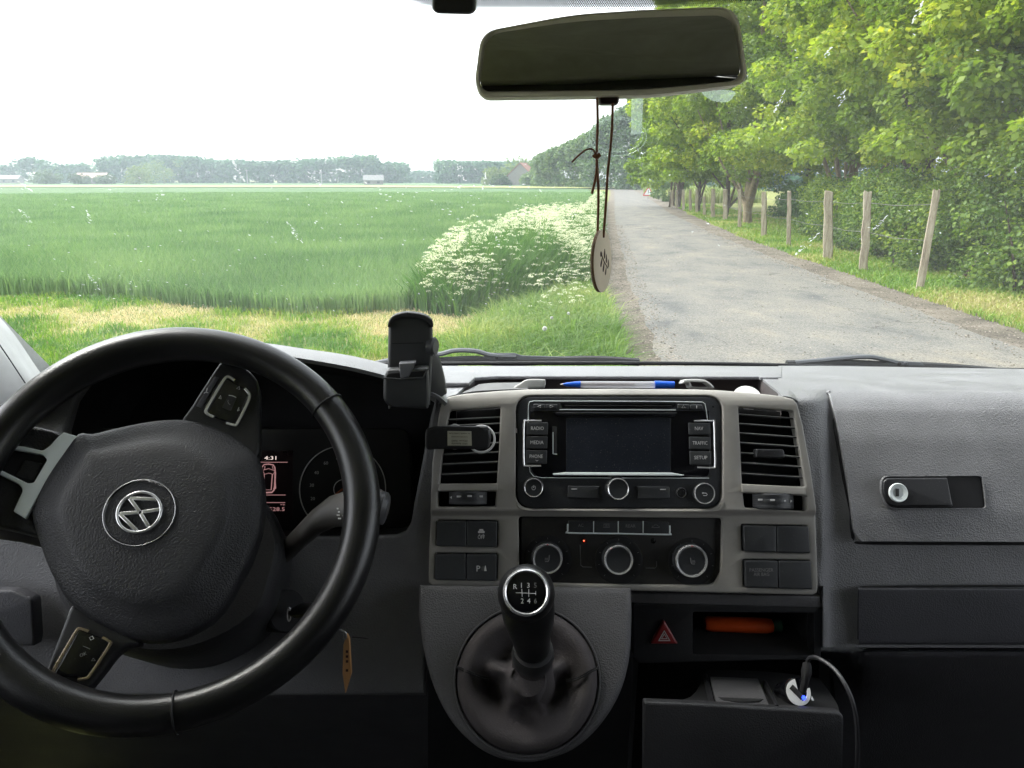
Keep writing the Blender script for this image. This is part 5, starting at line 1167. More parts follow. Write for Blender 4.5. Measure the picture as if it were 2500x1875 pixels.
# round driver-side vent outlet, seen past the wheel
# ---------------- instrument cluster
CL = Plane(P(760, 1190, .87), tilt(20))
clu = thing('instrument_cluster', P(760, 1290, .87), 'dim instrument cluster with red lit van display and speedometer', 'instrument cluster')
pplate('cluster_panel', CL, rpoly([(120, 1045, 30), (1000, 1045, 30), (1010, 1290, 30), (1000, 1330), (120, 1330, 30)]), -.01, 0, plastic('cluster_black', (.012, .012, .012), .35), clu, bevel=.002)
dr = pxr(CL, 836, 1194, 106)
def ringloop(pl, cx_, cy_, r, w_, h0, h1, m_, parent, name, n=64):
    u, v = pl.uv(cx_, cy_, h1); return plate(name, pl, [ell(u, v, r, r, n), ell(u, v, r - w_, r - w_, n)], h0, h1, m_, parent, bevel=.0002)
dial = ringloop(CL, 836, 1194, dr, .0010, 0, .002, M['dialmark'], clu, 'speedometer')
ringloop(CL, 837, 1194, dr * .22, .0008, 0, .0015, M['mark'], dial, 'needle_hub')
un, vn = CL.uv(837, 1194, .002)
for k, s in enumerate(['10', '20', '30', '40', '60', '80', '100', '120', '140', '160', '180', '200']):
    a = math.radians(222 - k * 24.5); o = text('dial_number', CL, s, 837, 1194, 8, .0006, M['dialmark'], dial)
    o.location = CL.u * (math.cos(a) * dr * .72) + CL.v * (math.sin(a) * dr * .72)
tube('needle', [CL.w(un, vn, .003), CL.w(un - dr * .6, vn - dr * .45, .003)], [.0012, .0005], plastic('needle_orange', (.3, .06, .01), .5), dial, seg=6)
d2 = ringloop(CL, 380, 1194, dr, .0012, 0, .002, M['markdim'], clu, 'rev_counter')
disp = pplate('display', CL, rect(560, 1100, 715, 1270, 3), 0, .0006, plastic('lcd_glass', (.014, .007, .008), .3), clu, bevel=.0002)
text('clock_digits', CL, '4:31', 660, 1118, 9, .0008, M['lcdw'], disp, width=29)
for x0, x1, y_ in ((600, 702, 1128.5), (600, 697, 1208.5), (600, 696, 1227)): pplate('display_line', CL, rect(x0, y_ - .7, x1, y_ + .7), .0006, .001, M['lcd'], disp, bevel=.00002)
text('display_text', CL, 'trip', 690, 1232, 5, .0008, M['lcd'], disp, width=11); text('display_text', CL, '528.5', 676, 1243, 9, .0008, M['lcd'], disp, width=38)
def lcdline(pts, r=.0004): tube('van_symbol', [CL.px(x_, y_, .0012) for x_, y_ in pts], r, M['lcd'], disp, seg=4)
lcdline([(640, 1152), (640, 1140), (645, 1134), (656, 1133), (667, 1135), (671, 1141), (672, 1153)], .0007)
lcdline([(642, 1148), (656, 1144), (670, 1149)]); lcdline([(642, 1150), (646, 1158), (656, 1155), (667, 1158), (671, 1150)]); lcdline([(647, 1138), (646, 1146)]); lcdline([(665, 1138), (667, 1146)])
lcdline([(640, 1152), (640, 1185), (643, 1200), (645, 1203), (664, 1202), (669, 1196), (671, 1185), (672, 1152)], .0009); lcdline([(645, 1158), (644, 1196), (662, 1196), (665, 1158)], .0006)
lcdline([(640, 1153), (635, 1156)]); lcdline([(672, 1153), (674, 1156)]); lcdline([(671, 1178), (672, 1192), (668, 1194)], .0011)

# ---------------- steering wheel
WC = EYE + Vector((-.3099, .6472, -.2918)); WN = Vector((math.sin(.2137) * math.cos(.665), -math.cos(.2137) * math.cos(.665), math.sin(.665)))
WP = Plane(WC, WN)
whl = thing('steering_wheel', WC, 'black leather steering wheel turned sideways with silver trim and round chrome badge', 'steering wheel')
RR, TR = .1705, .0165
def wpt(a, r=RR, h=0): return WP.w(r * math.cos(a), r * math.sin(a), h)
def angpx(px, py, h=0): u, v = WP.uv(px, py, h); return math.atan2(v, u)
n = 128; rad_ = []
a_th = [angpx(815, 980), angpx(430, 1700)]
for k in range(n):
    a = 2 * math.pi * k / n; rad_.append(TR * (1 + .05 * math.cos(a * 3 + .5)))
tube('rim', [wpt(2 * math.pi * k / n) for k in range(n)], rad_, M['leather'], whl, seg=28, closed=True, up0=WP.n)
for a in a_th:
    c = wpt(a); rd = (c - WC).normalized()
    tube('rim_seam', [c + rd * math.cos(t) * TR * 1.03 + WP.n * math.sin(t) * TR * 1.03 for t in [6.2832 * k / 28 for k in range(28)]], .0009, M['void'], whl, seg=6, closed=True)
hb = -.022
cov = Q1((340, 655), (430, 678)) ; cov = [(96, 1034), (154, 1056), (194, 1066), (230, 1064), (280, 1052), (330, 1041), (385, 1032), (430, 1029), (475, 1032), (520, 1044), (560, 1062), (600, 1088), (630, 1114), (640, 1150), (645, 1190), (646, 1235), (640, 1290), (628, 1330), (610, 1376), (588, 1416), (560, 1468), (528, 1509), (490, 1536), (452, 1554), (408, 1566), (362, 1569), (315, 1560), (271, 1541), (228, 1519), (190, 1490), (160, 1454), (136, 1414), (118, 1373), (104, 1333), (93, 1300), (84, 1272), (96, 1210), (120, 1150), (150, 1095), (120, 1060)]
cov = [(196, 1064), (230, 1064), (280, 1052), (330, 1041), (385, 1032), (430, 1029), (475, 1032), (520, 1044), (560, 1062), (600, 1088), (630, 1114), (640, 1150), (645, 1190), (646, 1235), (640, 1290), (628, 1330), (610, 1376), (588, 1416), (560, 1468), (528, 1509), (490, 1536), (452, 1554), (408, 1566), (362, 1569), (315, 1560), (271, 1541), (228, 1519), (190, 1490), (160, 1454), (136, 1414), (118, 1373), (104, 1333), (93, 1300), (84, 1262), (96, 1215), (122, 1165), (158, 1112)]
cu_ = WP.uvs(cmr(cov, 3, True), hb); cce = WP.uv(345, 1275, hb + .012)
air = radial('airbag_cover', WP, cu_, cce, [(1.0, hb - .014), (1.0, hb), (.992, hb + .0065), (.975, hb + .0098), (.94, hb + .0125), (.86, hb + .016), (.78, hb + .0185), (.73, hb + .0225), (.68, hb + .0250), (.62, hb + .026), (.5, hb + .027), (.36, hb + .0275), (.28, hb + .0275)], M['airbag'], whl, sharp=60)
htop = hb + .0277
br = pxr(WP, 341, 1251, 88, htop)
bu, bv = WP.uv(341, 1251, htop)
bd = lathe('badge', WP, bu, bv, [(br, htop - .002), (br, htop + .0002), (br * .975, htop + .0012), (br * .95, htop + .0002), (br * .92, htop - .0006), (0, htop - .0006)], plastic('badge_gloss', (.008, .008, .009), .2), air, seg=64)
plate('badge_ring', WP, [ell(bu, bv, br, br, 64), ell(bu, bv, br * .975, br * .975, 64)], htop + .0002, htop + .0014, M['chrome'], air, bevel=.0003)
er = br * .64
plate('badge_ring', WP, [ell(bu, bv, er, er, 64), ell(bu, bv, er * .87, er * .87, 64)], htop - .0008, htop + .0028, M['chrome'], air, bevel=.0011)
ph = math.radians(-118)
def em(pts):
    c, s = math.cos(ph), math.sin(ph); return [(bu + (x_ * c - y_ * s) * er, bv + (x_ * s + y_ * c) * er) for x_, y_ in pts]
def stroke(a, b_, w_):
    d_ = (Vector(b_) - Vector(a)).normalized(); n_ = Vector((-d_.y, d_.x)) * w_ / 2; a, b_ = Vector(a), Vector(b_)
    return [tuple(a + n_), tuple(b_ + n_), tuple(b_ - n_), tuple(a - n_)]
W_ = .17
for a, b_, k in [((-.46, .76), (-.04, .10), 0), ((.46, .76), (.04, .10), 1), ((-.80, .38), (-.40, -.72), 2), ((-.40, -.72), (-.02, .0), 3), ((.02, .0), (.40, -.72), 4), ((.40, -.72), (.80, .38), 5)]:
    plate('emblem_stroke', WP, em(stroke(a, b_, W_)), htop - .0006, htop + .0022 + k * .00006, M['chrome'], bd, bevel=.0008)
text('cover_lettering', WP, 'AIRBAG', 150, 1180, 13, hb + .0135, M['airbag'], whl, rot=math.radians(57), width=62, thick=.0008)
# spokes
def spoke(name, l_, h0, h1, m_=M['black'], bevel=.004): return pplate(name, WP, l_, h0, h1, m_, whl, bevel=bevel, bres=4)
sp1 = spoke('spoke', cmr([(440, 1045), (470, 985), (505, 930), (533, 888), (545, 878), (575, 884), (610, 905), (632, 940), (634, 1000), (634, 1060), (630, 1110), (600, 1130), (520, 1090)], 4, True), hb - .012, hb + .008)
sp2 = spoke('spoke', cmr([(178, 1475), (155, 1522), (125, 1600), (98, 1670), (90, 1692), (120, 1712), (160, 1716), (205, 1690), (240, 1650), (290, 1590), (340, 1570), (300, 1540), (230, 1500)], 4, True), hb - .012, hb + .008)
spoke('spoke', cmr([(-180, 1085), (-120, 1055), (-40, 1036), (25, 1032), (95, 1042), (150, 1060), (165, 1110), (110, 1180), (80, 1262), (95, 1305), (20, 1290), (-60, 1275), (-170, 1260)], 4, True), hb - .014, hb + .006, M['airbag'])
def pod(sp, A, B, face, marks, m_=M['chrome']):
    fc = pplate('button_pad', WP, face, hb + .006, hb + .011, M['gloss'], whl, bevel=.0015)
    for p_ in (A, B): tube('pad_bracket', [WP.px(x_, y_, hb + .011) for x_, y_ in cmr(p_, 4)], .0014, m_, fc, seg=8, flat=.6, up0=WP.n)
    return fc
k1 = lambda *p: [(430 + .12055 * x_, 860 + .12055 * y_) for x_, y_ in p]; k2 = lambda *p: [(100 + .12055 * x_, 1500 + .12055 * y_) for x_, y_ in p]
f1 = pod(sp1, k1((765, 1310), (680, 1270), (610, 1215), (620, 1130), (800, 820), (975, 540), (1045, 495), (1120, 520), (1190, 570)), k1((1395, 735), (1470, 830), (1480, 930), (1380, 1160), (1235, 1440), (1180, 1475), (1020, 1430)),
         rpoly([(*k1((620, 1240))[0], 8), (*k1((1020, 500))[0], 8), (*k1((1480, 800))[0], 12), (*k1((1200, 1480))[0], 8)], 6), None)
pplate('pad_centre_key', WP, rpoly([(*k1((1070, 860))[0], 2), (*k1((1220, 915))[0], 2), (*k1((1100, 1180))[0], 2), (*k1((930, 1110))[0], 2)]), hb + .010, hb + .0125, M['black'], f1, bevel=.0006)
tube('pad_icon', [WP.px(*q, hb + .0128) for q in k1((1060, 965), (1045, 990), (1065, 1040), (1095, 1065))], .0004, M['markdim'], f1, seg=5)
for l_ in (k1((1225, 735), (1280, 690), (1285, 755)), k1((865, 935), (900, 870), (910, 945)), k1((1240, 1190), (1275, 1110), (1275, 1180))):
    tube('pad_icon', [WP.px(*q, hb + .0113) for q in l_], .0003, M['mark'], f1, seg=4, closed=True)
tube('pad_icon', [WP.px(*q, hb + .0128) for q in k1((1065, 870), (1150, 885), (1215, 915))], .0004, M['mark'], f1, seg=5)
sk = pplate('spoke_key', WP, rpoly([(*k1((770, 490))[0], 3), (*k1((870, 500))[0], 3), (*k1((520, 1130))[0], 3), (*k1((400, 1080))[0], 3)]), hb + .006, hb + .0092, M['dashlow'], whl, bevel=.001)
tube('key_icon', [WP.px(*q, hb + .0095) for q in k1((630, 725), (615, 800))], .0004, M['mark'], sk, seg=5); tube('key_icon', [WP.px(*q, hb + .0095) for q in k1((560, 830), (600, 810), (650, 820))], .0004, M['mark'], sk, seg=5)
f2 = pod(sp2, k2((970, 345), (790, 290), (710, 350), (480, 740), (245, 1150), (240, 1210), (290, 1265), (405, 1280)), k2((1245, 465), (1370, 535), (1400, 600), (1230, 880), (990, 1230), (910, 1295), (740, 1325)),
         rpoly([(*k2((250, 1240))[0], 8), (*k2((760, 290))[0], 8), (*k2((1400, 540))[0], 10), (*k2((960, 1300))[0], 10)], 6), None, plastic('bronze_edge', (.55, .45, .34), .25, metal=.9))
text('pad_text', WP, 'OK', *k2((855, 810))[0], 8, hb + .0113, M['markdim'], f2, rot=.3); tube('pad_icon', [WP.px(*q, hb + .0113) for q in k2((850, 640), (990, 700))], .0003, M['markdim'], f2, seg=4)
tube('pad_icon', [WP.px(*q, hb + .0113) for q in k2((1020, 940), (1100, 940), (1060, 890))], .0003, M['markdim'], f2, seg=4, closed=True)
tube('pad_icon', [WP.px(*q, hb + .0113) for q in k2((980, 470), (1040, 440), (1070, 490), (1010, 520))], .0004, M['mark'], f2, seg=4, closed=True)
# silver trim
so = rpoly([(155, 1055, 2), (194, 1066, 2), (150, 1122, 30), (104, 1192, 30), (76, 1240), (61, 1266, 3), (32, 1248, 3), (56, 1196, 12), (46, 1182, 10), (-8, 1156, 10), (-40, 1130, 20), (-20, 1100, 12), (8, 1084, 10), (60, 1090), (104, 1100, 6), (122, 1088, 12), (137, 1070, 8)], 6)
si = rpoly([(-24, 1128, 14), (-6, 1106, 8), (12, 1093, 8), (104, 1110, 6), (115, 1122, 5), (82, 1178, 4), (68, 1180, 6), (0, 1146, 8)], 6)
pplate('silver_trim', WP, [so, si], hb + .004, hb + .0105, M['silver'], whl, bevel=.0009, bres=3)
pplate('trim_cavity', WP, si, hb - .002, hb + .0062, M['void'], whl, bevel=.001)
pplate('cavity_insert', WP, rpoly([(36, 1160, 6), (58, 1122, 8), (104, 1130, 3), (80, 1172, 3)]), hb + .004, hb + .0075, M['airbag'], whl, bevel=.002)
# ---------------- steering column with stalks
colm = thing('steering_column', WC - WN * .12, 'dark steering column shroud with indicator and wiper stalks', 'steering column')
co2 = [(u * 1.0, v * 1.0) for u, v in WP.uvs(cmr([(560, 1150), (640, 1215), (676, 1275), (690, 1340), (672, 1420), (640, 1500), (560, 1560), (450, 1600), (330, 1600), (220, 1560), (150, 1480), (120, 1380), (140, 1250), (220, 1160), (380, 1110), (500, 1100)], 4, True), -.075)]
radial('column_shroud', WP, co2, WP.uv(420, 1350, -.075), [(1.02, -.26), (1.02, -.2), (1.02, -.11), (1.0, -.085), (.97, -.075), (.93, -.07)], M['tray'], colm)
stk_ = plastic('stalk_plastic', (.07, .066, .062), .45, 900, .1)
sr0 = [P(676, 1365, .74), P(700, 1345, .735), P(735, 1310, .728), P(775, 1272, .72), P(815, 1248, .712), P(860, 1238, .705), P(910, 1232, .70), P(946, 1236, .698)]
st = tube('wiper_stalk', sr0, [.013, .012, .0125, .014, .017, .019, .0195, .012], stk_, colm, seg=20, flat=.75, up0=(0, -.5, .8))
tube('stalk_end_cap', [P(928, 1240, .696), P(940, 1242, .695), P(946, 1243, .695)], [.0165, .016, .011], plastic('stalk_cap', (.06, .06, .065), .4), colm, seg=18)
SKP = Plane(P(840, 1245, .694), (0, -.75, .66), (0, .6, .7))
for k in range(5): pplate('stalk_mark', SKP, rect(836 + (k % 2) * 2, 1232 + k * 6, 838.5 + (k % 2) * 2, 1236 + k * 6), -.001, .0002, M['mark'], st, bevel=.00005)
for k in range(4): pplate('stalk_mark', SKP, rect(822 + (k % 2) * 3, 1240 + k * 8, 829 + (k % 2) * 3, 1243 + k * 8), -.001, .0002, M['mark'], st, bevel=.00005)
tube('indicator_stalk', [P(250, 1330, .74), P(150, 1320, .72), P(60, 1295, .70), P(0, 1280, .69), P(-80, 1270, .69)], [.012, .012, .013, .016, .014], stk_, colm, seg=18, flat=.7, up0=(0, -.5, .8))
ky = thing('ignition_key', P(700, 1500, .70), 'black ignition key in its barrel with chrome ring', 'key')
IG = Plane(P(702, 1492, .715), tilt(20, 50))
lathe('ignition_barrel', IG, 0, 0, [(.022, -.05), (.022, -.002), (.020, 0), (.010, .001), (0, .001)], M['void'], ky)
tube('key_head', [P(712, 1493, .705), P(735, 1490, .695), P(770, 1488, .688)], [.006, .012, .011], M['leather'], ky, seg=14, flat=.55)
tube('key_ring', [P(706 + 4 * math.cos(a), 1500 + 16 * math.sin(a), .695) for a in [6.2832 * k / 20 for k in range(20)]], .0009, M['chrome'], ky, seg=6, closed=True)
tube('key_ring', [Vector(q) for q in cmr([P(772, 1500, .69), P(800, 1530, .69), P(838, 1540, .69), P(845, 1552, .69)], 4)], .0008, M['chrome'], ky, seg=6)
kt = thing('key_tag', P(848, 1690, .69), 'narrow orange brown wooden key tag with small dark mark', 'key tag')
KT = Plane(P(848, 1620, .69), tilt(0, -70)); 
pplate('tag_board', Plane(P(848, 1620, .69), tilt(5, -10)), rpoly([(846, 1548, 2), (852, 1560), (857, 1645, 2), (843, 1693, 2), (836, 1645, 2), (838, 1575)]), -.0018, .0018, M['tag'], kt, bevel=.0005)
for y_ in (1588, 1600, 1612, 1634): pplate('tag_mark', Plane(P(848, 1620, .69), tilt(5, -10)), rect(844, y_, 850, y_ + 6), .0017, .0021, M['burn'], kt, bevel=.00005)
tube('tag_ring', [P(842 + 4 * math.cos(a), 1552 + 9 * math.sin(a), .69) for a in [6.2832 * k / 16 for k in range(16)]], .0007, M['chrome'], kt, seg=5, closed=True)

# ---------------- phone cradle on the dash
hold = thing('phone_cradle', P(1000, 1000, .78), 'dark grey phone cradle standing beside the steering wheel', 'phone holder')
HP = Plane(P(995, 880, .775), tilt(6, 6))
pplate('cradle_back', HP, rpoly([(948, 1000), (946, 900), (948, 790, 20), (965, 768, 20), (995, 762, 20), (1034, 768, 20), (1056, 790, 20), (1057, 840), (1050, 990)]), -.022, 0, M['holder'], hold, bevel=.004, bres=3)
pplate('cradle_cap', HP, cmr([(947, 800), (949, 783), (963, 769), (995, 762.5), (1036, 769), (1055, 783), (1057, 800), (1046, 789), (1030, 780), (995, 776), (970, 780), (957, 790)], 3, True), -.022, .004, M['rubber'], hold, bevel=.0015)
tube('cap_notch', [HP.px(995, 763, .0045), HP.px(995, 770, .005)], .0007, M['void'], hold, seg=5)
tube('cradle_seam', [HP.px(957, 839, .0003), HP.px(1034, 837, .0003)], .0004, M['void'], hold, seg=5)
cupo = HP.uvs(rpoly([(945, 903, 4), (1046, 897, 4), (1049, 966, 14), (1046, 1000, 6), (954, 998, 16), (935, 980, 12), (936, 921, 5)], 6), .02)
plate('cradle_cup', HP, cupo, -.02, .018, M['holder'], hold, bevel=.004, bres=3)
cu2 = HP.uvs(rpoly([(947, 912, 3), (1044, 906, 3), (1037, 921), (938, 925, 3)]), .022)
plate('cup_opening', HP, cu2, .012, .0186, M['void'], hold, bevel=.0006)
tube('cup_lip', [HP.px(*q, .02) for q in ((936, 923), (980, 925.5), (1033, 922), (1046, 899))], .0009, M['holder'], hold, seg=6)
pplate('cradle_tongue', HP, rpoly([(974, 887, 2), (1016, 884, 2), (998, 921), (977, 923)]), .0, .0196, M['grey'] if False else plastic('tongue_grey', (.16, .165, .18), .35), hold, bevel=.0015)
lathe('clamp_knob', Plane(P(1056, 846, .785), (1, -.3, 0)), 0, 0, [(.010, -.004), (.010, .002), (.008, .004), (0, .004)], M['holder'], hold)
FN = Plane(P(1070, 900, .80), tilt(4, 30))
pplate('cradle_mount', FN, rpoly([(1045, 850), (1062, 848, 6), (1078, 876, 20), (1090, 925, 10), (1095, 962, 6), (1078, 972, 6), (1040, 970)], 5), -.018, .0, M['holder'], hold, bevel=.004)
# ---------------- vent phone clamp
vc_ = thing('vent_phone_clamp', P(1120, 1098, .77), 'black phone clamp with white ring and paper sticker on the driver side air vent', 'phone holder')
wr = pxr(CP, 1166, 1074, 35, .012); wu, wv = CP.uv(1175, 1072, .014)
plate('white_ring', CP, [ell(wu, wv, wr, wr, 48), ell(wu, wv, wr * .84, wr * .84, 48)], .008, .015, M['white'], vc_, bevel=.002)
plate('white_ring', CP, [ell(*CP.uv(1110, 1066, .013), .010, .014, 32), ell(*CP.uv(1110, 1066, .013), .0075, .0115, 32)], .006, .013, M['grey'], vc_, bevel=.001)
k8 = lambda *p: [(1030 + .13562 * q[0], 960 + .13562 * q[1], *[r * .13562 for r in q[2:]]) for q in p]
VH = Plane(CP.px(1120, 1072, .030), tilt(15, -3))
cb_ = pplate('clamp_body', VH, rpoly(k8((75, 640, 40), (230, 600, 20), (1160, 600, 30), (1225, 700, 60), (1230, 820), (1190, 1010, 60), (420, 1010, 40), (230, 1010, 20), (95, 1030, 40), (50, 950, 60), (50, 720, 60))), -.014, .003, M['black'], vc_, bevel=.0025, bres=3)
pplate('clamp_jaw', VH, rpoly(k8((1075, 610, 10), (1170, 600, 10), (1225, 660, 10), (1130, 690, 10))), .001, .005, M['holder'], vc_, bevel=.001)
tube('clamp_edge', [VH.px(*q, .0025) for q in k8((330, 606), (700, 606), (1040, 615))], .0009, M['holder'], cb_, seg=6)
st_ = pplate('sticker', VH, rpoly(k8((460, 680, 6), (890, 686, 6), (898, 945, 6), (462, 942, 6))), .0028, .0034, M['label'], vc_, bevel=.0001)
for s, y_, wd in (('Ref. 640J678 COSMETTOM', 720, 370), ('www.rgm.accounted', 785, 290), ('USB Recover - FRANCE', 858, 290), ('CARGO - Remote de Feu', 908, 290)):
    q = k8((680, y_))[0]; text('sticker_text', VH, s, q[0], q[1], 4.2, .0034, M['ink'], st_, rot=math.pi, width=wd * .13562)
tube('clamp_stem', [VH.px(1130, 1072, -.012), CP.px(1135, 1072, -.01)], .009, M['black'], vc_, seg=14)

# ---------------- car radio
rad = thing('car_radio', CP.px(1510, 1240, -.003), 'black navigation radio with blank screen, labelled keys and silver-ringed knobs', 'car radio')
hF = -.0035
pplate('faceplate', CP, rect(1262.5, 969, 1761.5, 1239.5, 38), -.03, hF, plastic('radio_face', (.03, .032, .036), .4, 2600, .1, cell=False, dust=.2), rad, bevel=.0012)
gls = rpoly([(1293, 1003, 2), (1732, 1003, 2), (1732, 1166, 18), (1310, 1166, 26), (1294, 1140)], 6)
pplate('gloss_panel', CP, gls, hF - .002, hF + .0006, M['gloss'], rad, bevel=.0003)
tube('panel_line', [CP.px(*q, hF + .0004) for q in ((1289, 1060), (1290, 990), (1293, 981), (1303, 979), (1600, 980), (1715, 982), (1721, 986), (1724, 1000), (1727, 1025))], .0005, M['silver'], rad, seg=5)
tube('panel_line', [CP.px(*q, hF + .0004) for q in ((1366, 1000), (1650, 1001))], .0005, M['silver'], rad, seg=5)
tube('panel_line', [CP.px(*q, hF + .0006) for q in ((1292, 1137), (1294, 1152), (1303, 1163), (1325, 1166.5), (1731, 1167.5))], .0004, M['silver'], rad, seg=5)
pplate('disc_slot', CP, rpoly([(1368, 984, 3), (1652, 985, 3), (1642, 996.5, 3), (1372, 996, 3)]), hF - .002, hF + .0004, M['gloss'], rad, bevel=.0001)
pplate('disc_slot', CP, rect(1378, 989, 1640, 991.5), hF, hF + .0006, M['ink'], rad, bevel=.0001)
scr = pplate('screen', CP, rect(1382, 1020, 1637, 1153, 2), hF, hF + .0009, M['screen'], rad, bevel=.0002)
pplate('screen_hood', CP, rpoly([(1348, 1006, 4), (1655, 1007, 4), (1648, 1018), (1360, 1017)]), hF, hF + .003, M['gloss'], rad, bevel=.001)
pplate('screen_ledge', CP, rpoly([(1349, 1156.5, 1), (1380, 1153), (1640, 1154), (1671, 1159.5, 1), (1665, 1162), (1352, 1160)]), hF, hF + .0035, M['silver'], rad, bevel=.0008)
pplate('card_slot', CP, rpoly([(1348, 1040, 2), (1360, 1042, 2), (1359, 1108, 2), (1350, 1110, 2)]), hF, hF + .0008, M['ink'], rad, bevel=.0001)
tube('card_slot_edge', [CP.px(*q, hF + .001) for q in ((1350, 1055), (1350, 1108), (1360, 1109))], .0005, M['silver'], rad, seg=5)
def rkey(l_, tx, px, py, wd, hgt=8.5):
    k = pplate('key', CP, rpoly([(*q, 3) for q in l_]), hF - .002, hF + .0032, M['button'], rad, bevel=.0010)
    if tx: text('key_text', CP, tx, px, py, hgt, hF + .0032, M['mark'], k, width=wd)
    return k
rkey([(1286, 1031), (1338, 1031), (1337, 1062.5), (1285, 1062.5)], 'RADIO', 1312, 1045.5, 31); rkey([(1285, 1065), (1337, 1065), (1336, 1096), (1284.5, 1096)], 'MEDIA', 1311, 1080, 32)
rp = rkey([(1284, 1099), (1336, 1099), (1335, 1133), (1284, 1132)], 'PHONE', 1309, 1114, 32)
tube('key_icon', [CP.px(*q, hF + .0034) for q in ((1308, 1123), (1311, 1126), (1314, 1123))], .0003, M['mark'], rp, seg=4)
rkey([(1681, 1032), (1734, 1033), (1735, 1062), (1682, 1061.5)], 'NAV', 1706.5, 1046, 20); rkey([(1683, 1066), (1735.5, 1067), (1736, 1098), (1683.5, 1097)], 'TRAFFIC', 1709, 1081.5, 36); rkey([(1684, 1101), (1736.5, 1102), (1737, 1136), (1685, 1135)], 'SETUP', 1711, 1117, 32)
for l_ in ([(1322, 1027.5), (1285, 1027.5), (1279, 1032), (1278, 1080), (1279, 1132), (1285, 1137), (1321, 1137)], [(1694, 1028), (1738, 1028), (1743.5, 1034), (1745, 1085), (1746, 1136), (1740, 1142), (1702, 1141)]):
    tube('key_bracket', [CP.px(*q, hF + .002) for q in cmr(l_, 3)], .0011, M['silver'] if False else M['chrome'], rad, seg=8)
for l_, kind in (([(1302, 986), (1330, 986), (1330, 998), (1303, 998)], '<'), ([(1333, 986), (1361, 987), (1360, 998.5), (1333, 998)], '>'), ([(1654, 986), (1683, 987), (1683, 999), (1655, 998.5)], '^'), ([(1686, 987), (1715, 988), (1717, 1000), (1686, 999.5)], 'i')):
    k = rkey(l_, None, 0, 0, 0); cx_ = sum(q[0] for q in l_) / 4; cy_ = sum(q[1] for q in l_) / 4
    if kind == 'i': pplate('key_icon', CP, rect(cx_ - 1, cy_ - 3.5, cx_ + 1, cy_ + 3.5), hF + .003, hF + .0035, M['mark'], k, bevel=.00005)
    else:
        d_ = {'<': [(-4, 0), (4, -3), (4, 3)], '>': [(4, 0), (-4, -3), (-4, 3)], '^': [(0, -4), (4, 3), (-4, 3)]}[kind]
        tube('key_icon', [CP.px(cx_ + a, cy_ + b_, hF + .0034) for a, b_ in d_], .0003, M['mark'], k, seg=4, closed=True)
def knob(pl, px, py, rpx, hgt, parent, h0, base=1.12, icon=None, face=M['button'], ringw=.1):
    r = pxr(pl, px, py, rpx, h0 + hgt); u, v = pl.uv(px, py, h0 + hgt)
    k = lathe('knob', pl, u, v, [(r * base, h0), (r * base, h0 + .001), (r * 1.02, h0 + .0015), (r, h0 + hgt * .8), (r * .93, h0 + hgt * .9), (r * .88, h0 + hgt * .88), (r * .8, h0 + hgt * .86), (0, h0 + hgt * .88)], face, parent)
    lathe('knob_ring', pl, u, v, [(r * 1.005, h0 + hgt * .72), (r * 1.005, h0 + hgt * .92), (r * .97, h0 + hgt), (r * (1 - ringw), h0 + hgt * .97), (r * (1 - ringw - .02), h0 + hgt * .86)], M['chrome'], k)
    return k, h0 + hgt * .89
kn, kh = knob(CP, 1303, 1191, 23, .011, rad, hF); tube('knob_icon', [CP.px(1303 + 4.5 * math.cos(a), 1191 + 5 * math.sin(a), kh + .0003) for a in np.linspace(-1.1, 4.2, 14)], .0003, M['mark'], kn, seg=4); tube('knob_icon', [CP.px(1303, 1185, kh + .0003), CP.px(1303, 1191, kh + .0003)], .0003, M['mark'], kn, seg=4)
kn, kh = knob(CP, 1510, 1194, 26, .015, rad, hF)
kn, kh = knob(CP, 1721, 1205, 25.5, .007, rad, hF, base=1.02); tube('knob_icon', [CP.px(*q, kh + .0003) for q in ((1717, 1202), (1714, 1204), (1717, 1206)) ], .0003, M['mark'], kn, seg=4); tube('knob_icon', [CP.px(*q, kh + .0003) for q in ((1714, 1204), (1724, 1204), (1727, 1207), (1724, 1210), (1717, 1210))], .0003, M['mark'], kn, seg=4)
rb1 = pplate('preset_key', CP, rpoly([(1387, 1186, 3), (1464, 1187, 2), (1461, 1202, 10), (1464, 1217, 2), (1386, 1216, 4)]), hF - .001, hF + .003, M['button'], rad, bevel=.001); rb2 = pplate('preset_key', CP, rpoly([(1555, 1187, 2), (1635, 1188, 4), (1635, 1218, 4), (1556, 1218, 2), (1559, 1202, 10)]), hF - .001, hF + .003, M['button'], rad, bevel=.001)
pplate('key_icon', CP, rect(1395, 1193, 1409, 1195), hF + .0028, hF + .0033, M['mark'], rb1, bevel=.00005); pplate('key_icon', CP, rect(1612, 1194, 1626, 1196), hF + .0028, hF + .0033, M['mark'], rb2, bevel=.00005)
ar = pxr(CP, 1665, 1204, 14); plathe('aux_socket', CP, 1665, 1204, [(ar, hF - .001), (ar, hF + .0008), (ar * .82, hF + .0016), (ar * .6, hF + .0006), (ar * .55, hF + .0014), (ar * .4, hF + .0014), (ar * .3, hF - .0015), (0, hF - .0015)], M['black'], rad)
pplate('face_screw', CP, ell(1741, 993, 2, 2, 10), hF, hF + .0003, M['gloss'], rad, bevel=.0001)

